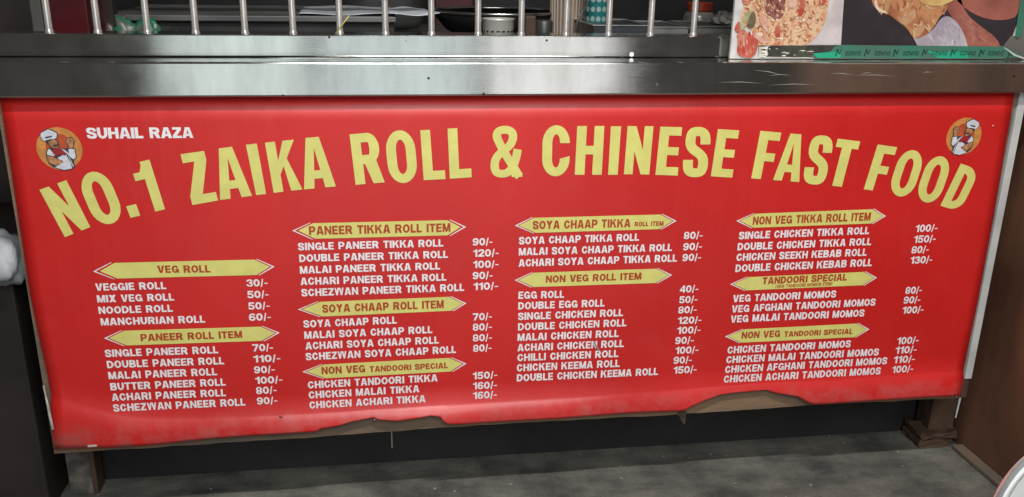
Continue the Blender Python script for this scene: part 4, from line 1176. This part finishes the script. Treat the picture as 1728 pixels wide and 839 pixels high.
# small steel cup, pot behind
c = at(172, 14, .62)
b = lathe(bmesh.new(), [(0, 0), (.022, 0), (.026, .004), (.028, .036), (.027, .036), (.025, .006), (0, .003)], (c.x, .62, zt+.0005), 24)
tag(link('steel_cup', b, steel('cup_steel', (.6, .6, .6), .2, .05), smooth=True), 'small steel cup on the left end of the griddle', 'cup')
x0, x1 = on(566, 712, 1.02)
pot = thing('steel_pot', 'large grey steel pot behind the sheets of paper', 'pot', ((x0+x1)/2, 1.02, .8625))
r_ = (x1-x0)/2
link('body', lathe(bmesh.new(), [(0, 0), (r_*.9, 0), (r_, .02), (r_, .20), (r_+.006, .203), (r_+.006, .207), (r_-.004, .205), (r_-.006, .02), (0, .012)], ((x0+x1)/2, 1.02, .8625), 40),
     mat('pot_steel', (.26, .27, .27), .45, .75, var=.2, scale=10), pot, smooth=True)
for s in (-1, 1):
    xx = (x0+x1)/2+s*r_
    link('handle', tube(bmesh.new(), [(xx, 1.00, 1.02), (xx+s*.03, 1.00, 1.025), (xx+s*.03, 1.04, 1.025), (xx, 1.04, 1.02)], .004, 8), DGREY, pot, smooth=True)

x0, x1 = on(733, 800, 1.25)
tag(link('maroon_crate', boxes((x0, x1, 1.25, 1.45, .0, 1.06), bevel=.006), mat('maroon_plastic', (.085, .012, .018), .5, var=.3, scale=10)),
    'dark maroon crate stack far back above the wok rim', 'crate')
# wok on its burner
cw = at(838, 19, .52)
rw = (at(943, 19, .52).x-at(735, 19, .52).x)/2
zw = cw.z
wok = thing('wok', 'black wok with shiny rim behind the tenth and eleventh bars', 'wok', (cw.x, .52, zw-.075))
prof = [(0, -.070), (rw*.45, -.062), (rw*.8, -.035), (rw, 0.0), (rw+.006, .001), (rw+.006, -.003), (rw*.82, -.040), (rw*.46, -.067), (0, -.075)]
link('bowl', lathe(bmesh.new(), prof[:4]+prof[5:], (cw.x, .52, zw), 48), mat('wok_black', (.018, .018, .019), .38, .4, var=.3, scale=8), wok, smooth=True)
link('rim', lathe(bmesh.new(), [(rw-.002, -.0005), (rw-.002, .003), (rw+.009, .004), (rw+.009, -.002), (rw-.002, -.0005)], (cw.x, .52, zw), 48), mat('wok_rim', (.62, .61, .6), .22, 1.0, var=.2, scale=10), wok, smooth=True)
link('handle', tube(bmesh.new(), [(cw.x+rw+.004, .50, zw-.002), (cw.x+rw+.02, .48, zw-.006), (cw.x+rw+.035, .47, zw-.008)], [.006, .005, .003], 10), BLACK, wok, smooth=True)
bn = thing('gas_burner', 'black round gas burner under the wok', 'burner', (cw.x, .52, .8625))
hb_ = zw-.077-.8625
link('body', lathe(bmesh.new(), [(0, 0), (.085, 0), (.085, hb_*.8), (.06, hb_), (0, hb_)], (cw.x, .52, .8625), 32), BLACK, bn, smooth=False)

# perforated steel bowl
x0, x1 = on(814, 867, .25)
rb_ = (x1-x0)/2; xc = (x0+x1)/2
z1 = at(840, 31, .25).z; z0 = at(840, 60, .25).z-.006
pb = thing('steel_strainer', 'small perforated steel strainer bowl just behind the tenth bar', 'strainer', (xc, .25, z0))
hh = z1-z0
pr_ = [(rb_*.9, 0), (rb_*.93, hh*.10), (rb_*.96, hh*.42), (rb_, hh*.5), (rb_, hh*.93), (rb_+.002, hh), (rb_-.0015, hh), (rb_-.002, hh*.5)]
link('wall', lathe(bmesh.new(), pr_, (xc, .25, z0), 48, skip=lambda i, k: i == 1 and k % 3 != 0), mat('strainer_steel', (.80, .80, .74), .35, .5, var=.15), pb, smooth=True)
link('base', boxes((xc-.02, xc+.02, .235, .265, .8625, z0+.001)), BLACK, pb)

x0, x1 = on(886, 905, .24)
blk = link('wooden_block', boxes((x0, x1, .24, .28, .8625, at(890, 27, .24).z), bevel=.003), mat('brown_block', (.10, .05, .025), .6, scale=20, second=(.05, .028, .016)))
tag(blk, 'small brown wooden block behind the eleventh bar', 'block')
x0, x1 = on(906, 930, .34)
can = thing('grey_can', 'dark grey can under the wok handle', 'can', ((x0+x1)/2, .34, .8625))
link('body', lathe(bmesh.new(), [(0, 0), (.018, 0), (.019, .004), (.019, .062), (.017, .066), (0, .066)], ((x0+x1)/2, .34, .8625), 24), DGREY, can, smooth=True)
link('ring', lathe(bmesh.new(), [(.0192, .03), (.0205, .031), (.0205, .040), (.0192, .041)], ((x0+x1)/2, .34, .8625), 24), BLACK, can)

# slatted beige cup basket and dotted teal cup
def basket(name, px0, px1, Y, label, body_m, dot_m, ribs):
    x0, x1 = on(px0, px1, Y)
    xc, r = (x0+x1)/2, (x1-x0)/2
    t = thing(name, label, 'cup' if not ribs else 'basket', (xc, Y, .8625))
    h = .22
    prof = [(0, 0), (r*.86, 0), (r*.88, .01), (r, h), (r+.003, h), (r+.003, h+.005), (r-.003, h+.003), (r*.85, .012), (0, .008)]
    link('body', lathe(bmesh.new(), prof, (xc, Y, .8625), 48), body_m, t, smooth=True)
    b = bmesh.new()
    if ribs:
        for k in range(26):
            a = 2*math.pi*k/26
            rr0, rr1 = r*.885, r*1.0
            p0 = Vector((xc+rr0*math.cos(a), Y+rr0*math.sin(a), .8745)); p1 = Vector((xc+rr1*math.cos(a), Y+rr1*math.sin(a), .8625+h*.97))
            tube(b, [p0, p1], .0026, 6)
        link('rib', b, dot_m, t)
    else:
        for zi in range(11):
            z = .012+zi*.0195
            rr = r*.88+(r*.12)*(z-.01)/(h-.01)+.0004
            for k in range(14):
                a = 2*math.pi*(k+.25)/14
                c = Vector((xc+rr*math.cos(a), Y+rr*math.sin(a), .8625+z))
                ta = Vector((-math.sin(a), math.cos(a), 0)); up = Vector((0, 0, 1)); no = Vector((math.cos(a), math.sin(a), 0))
                vs = [b.verts.new(c+no*.0006+.0050*math.cos(q*math.pi/4)*ta+.0058*math.sin(q*math.pi/4)*up) for q in range(8)]
                b.faces.new(vs)
        link('dot_pattern', b, dot_m, t)
    return t

basket('beige_basket', 928, 986, .42, 'beige ribbed plastic basket between the twelfth and thirteenth bars', mat('beige_plastic', (.30, .235, .18), .5, var=.2, scale=20), mat('beige_rib', (.40, .33, .27), .5), True)
basket('dotted_cup', 985, 1029, .34, 'teal cup with pale dots beside the beige basket', mat('teal_plastic', (.02, .20, .20), .4, var=.25, scale=14), mat('pale_dot', (.24, .34, .33), .5), False)
p0, p1 = at(974, 36, .285), at(998, -6, .30)
b = tube(bmesh.new(), [(p0.x-.008, .28, .8628), tuple(p0), tuple(p1)], .0022, 8)
tag(link('skewer', b, DGREY, smooth=True), 'thin dark skewer leaning against the dotted cup', 'skewer')

# stainless food trays
def tray(px0, px1, Y0, Y1, pyt, label, dark):
    x0, x1 = on(px0, px1, Y0)
    zt = at((px0+px1)/2, pyt, Y0).z
    t = thing('food_tray', label, 'tray', ((x0+x1)/2, (Y0+Y1)/2, .8625), 'steel trays')
    m_ = mat('tray_dark', (.055, .06, .07), .4, .5, var=.2) if dark else mat('tray_steel', (.36, .36, .35), .42, .8, var=.2, scale=14)
    b = bmesh.new()
    w = .002
    box(b, x0, x1, Y0, Y0+w, .8625, zt); box(b, x0, x1, Y1-w, Y1, .8625, zt)
    box(b, x0, x0+w, Y0+w, Y1-w, .8625, zt); box(b, x1-w, x1, Y0+w, Y1-w, .8625, zt)
    box(b, x0+w, x1-w, Y0+w, Y1-w, .8625, .866)
    link('pan', b, m_, t)
    link('rim', boxes((x0-.003, x1+.003, Y0-.003, Y0+.004, zt+.0003, zt+.0022), (x0-.003, x1+.003, Y1-.004, Y1+.003, zt+.0003, zt+.0022),
                      (x0-.003, x0+.004, Y0+.0042, Y1-.0042, zt+.0003, zt+.0022), (x1-.004, x1+.003, Y0+.0042, Y1-.0042, zt+.0003, zt+.0022)),
         mat('tray_rim', (.60, .6, .6), .3, .9), t)
    link('lid', boxes((x0+.0045, x1-.0045, Y0+.0045, Y1-.0045, zt-.003, zt-.001)), mat('tray_lid', (.075, .075, .077), .45, .5, var=.3, scale=11), t)
    return t

tray(1003, 1096, .21, .40, 44, 'dark blue grey food tray, nearest the dotted cup', True)
tray(1101, 1163, .20, .38, 47, 'bare steel food tray between the dark tray and the jar', False)
tray(1172, 1246, .20, .36, 46, 'steel food tray under the plastic bag beside the poster', False)

c = at(1180, 30, .48)
xl, xr = on(1154, 1206, .48)
rj = (xr-xl)/2
jar = thing('spice_jar', 'clear jar with flat orange red cap behind the steel trays', 'jar', (c.x, .48, .8625))
zj = at(1180, 19, .48).z
link('body', lathe(bmesh.new(), [(0, 0), (rj*.9, 0), (rj, .006), (rj, zj-.8625-.012), (rj*.85, zj-.8625-.003), (rj*.72, zj-.8625), (0, zj-.8625)], (c.x, .48, .8625), 36),
     mat('cloudy_plastic', (.16, .15, .14), .25, var=.3, scale=16, spec=.6), jar, smooth=True)
zc_ = at(1180, 4, .48).z
link('cap', lathe(bmesh.new(), [(0, 0), (rj*.78, 0), (rj*.8, .002), (rj*.8, zc_-zj-.003), (rj*.74, zc_-zj), (0, zc_-zj)], (c.x, .48, zj+.0005), 36), mat('orange_cap', (.30, .035, .012), .45, var=.2, scale=30), jar, smooth=False)

def lump(name, c, rx, ry, rz, m_, label, cat, seed=0, rough=.16):
    b = bmesh.new()
    bmesh.ops.create_icosphere(b, subdivisions=4, radius=1)
    for v in b.verts:
        n = v.co.copy()
        w = 1+rough*math.sin(6*n.x+3*n.z+seed)+rough*.8*math.sin(10*n.y-5*n.z+seed*2)+rough*.5*math.sin(19*n.x+13*n.y+seed)+rough*.35*math.sin(31*n.z+9*n.x)
        v.co = Vector((c[0]+n.x*rx*w, c[1]+n.y*ry*w, c[2]+max(0, n.z*rz*w+rz*.4)))
    return tag(link(name, b, m_, smooth=True), label, cat)

CLEAR = mat('cloudy_bag', (.20, .20, .19), .3, var=.4, scale=30, spec=.7)
p = at(1222, 38, .28)
lump('clear_bag', (p.x+.004, .28, at(1222, 46, .20).z+.003), .024, .04, .016, CLEAR, 'crumpled clear plastic bag on the steel tray beside the poster', 'bag', 1)
p = at(222, 50, .17)
lump('green_packet', (p.x, .19, .8622), .045, .022, .050, mat('green_foil', (.02, .13, .08), .35, scale=40, second=(.10, .11, .09), lo=.4, hi=.55), 'crumpled green packet behind the second and third bars', 'packet', 2, .2)
p = at(192, 50, .17)
lump('maroon_packet', (p.x-.004, .23, .8622), .026, .02, .046, mat('maroon_foil', (.07, .02, .022), .4, scale=50, second=(.12, .10, .09)), 'crumpled maroon packet left of the green packet', 'packet', 4, .2)
p = at(285, 52, .17)
lump('green_packet', (p.x-.006, .20, .8622), .034, .02, .029, mat('dark_green_foil', (.015, .075, .04), .4, scale=40, second=(.16, .15, .14), lo=.45, hi=.6), 'flat dark green packet right of the third bar', 'packet', 3, .2)

p0, p1 = at(566, 56, .079), at(589, 27, .074)
b = tube(bmesh.new(), [(p0.x, .080, .9197), tuple(p1)], .0011, 8)
tag(link('toothpick', b, mat('yellow_straw', (.45, .40, .10), .5), smooth=True), 'thin yellow stick leaning on the seventh bar', 'stick')

# ------------------------------------------------------------------ round mirror in the lower right corner
YM = -.95
c3 = at(1853, 916, YM)
mir = thing('round_mirror', 'round mirror with chrome rim poking into the lower right corner', 'mirror', (c3.x, YM, 0))
rm = (c3-at(1853-180, 916, YM)).length
up = (_u).normalized(); rt = (_r).normalized(); fw = (EYE-c3).normalized()
rt = rt-fw*rt.dot(fw); rt.normalize(); up = fw.cross(rt)
ring = [at(1853+181*math.cos(2*math.pi*k/72), 917+181*math.sin(2*math.pi*k/72), YM) for k in range(72)]
fw = Vector((0, -1, 0)); rt = Vector((1, 0, 0)); up = Vector((0, 0, 1))
b = tube(bmesh.new(), ring, rm*.052, 14, closed=True)
CH = mat('chrome', (.86, .87, .88), .16, .8, var=.05, scale=20)
link('rim', b, CH, mir, smooth=True)
b = bmesh.new()
b.faces.new([b.verts.new(c3+(p-c3)*.955-fw*.002) for p in ring])
b.faces.new([b.verts.new(c3+(p-c3)*.955-fw*.012) for p in ring][::-1])
link('face', b, mat('painted_reflection', (.62, .63, .62), .35, .0, var=.03, scale=20), mir)  # pale reflection put into the mirror's face as matte white
b = bmesh.new()
g0 = at(1748, 856, YM)
b.faces.new([b.verts.new(g0+fw*.002+rm*.11*(math.cos(k*math.pi/10)*rt+1.3*math.sin(k*math.pi/10)*up)) for k in range(20)])
link('green_reflection', b, mat('green_reflection', (.05, .42, .24), .4), mir)  # green part of the reflection, painted on as a flat patch
b = tube(bmesh.new(), [tuple(c3-fw*.014), tuple(c3-fw*.03+Vector((.03, .02, -.05))), (c3.x+.08, YM+.03, .25), (c3.x+.08, YM+.03, .002)], .006, 10)
link('stalk', b, CH, mir, smooth=True)
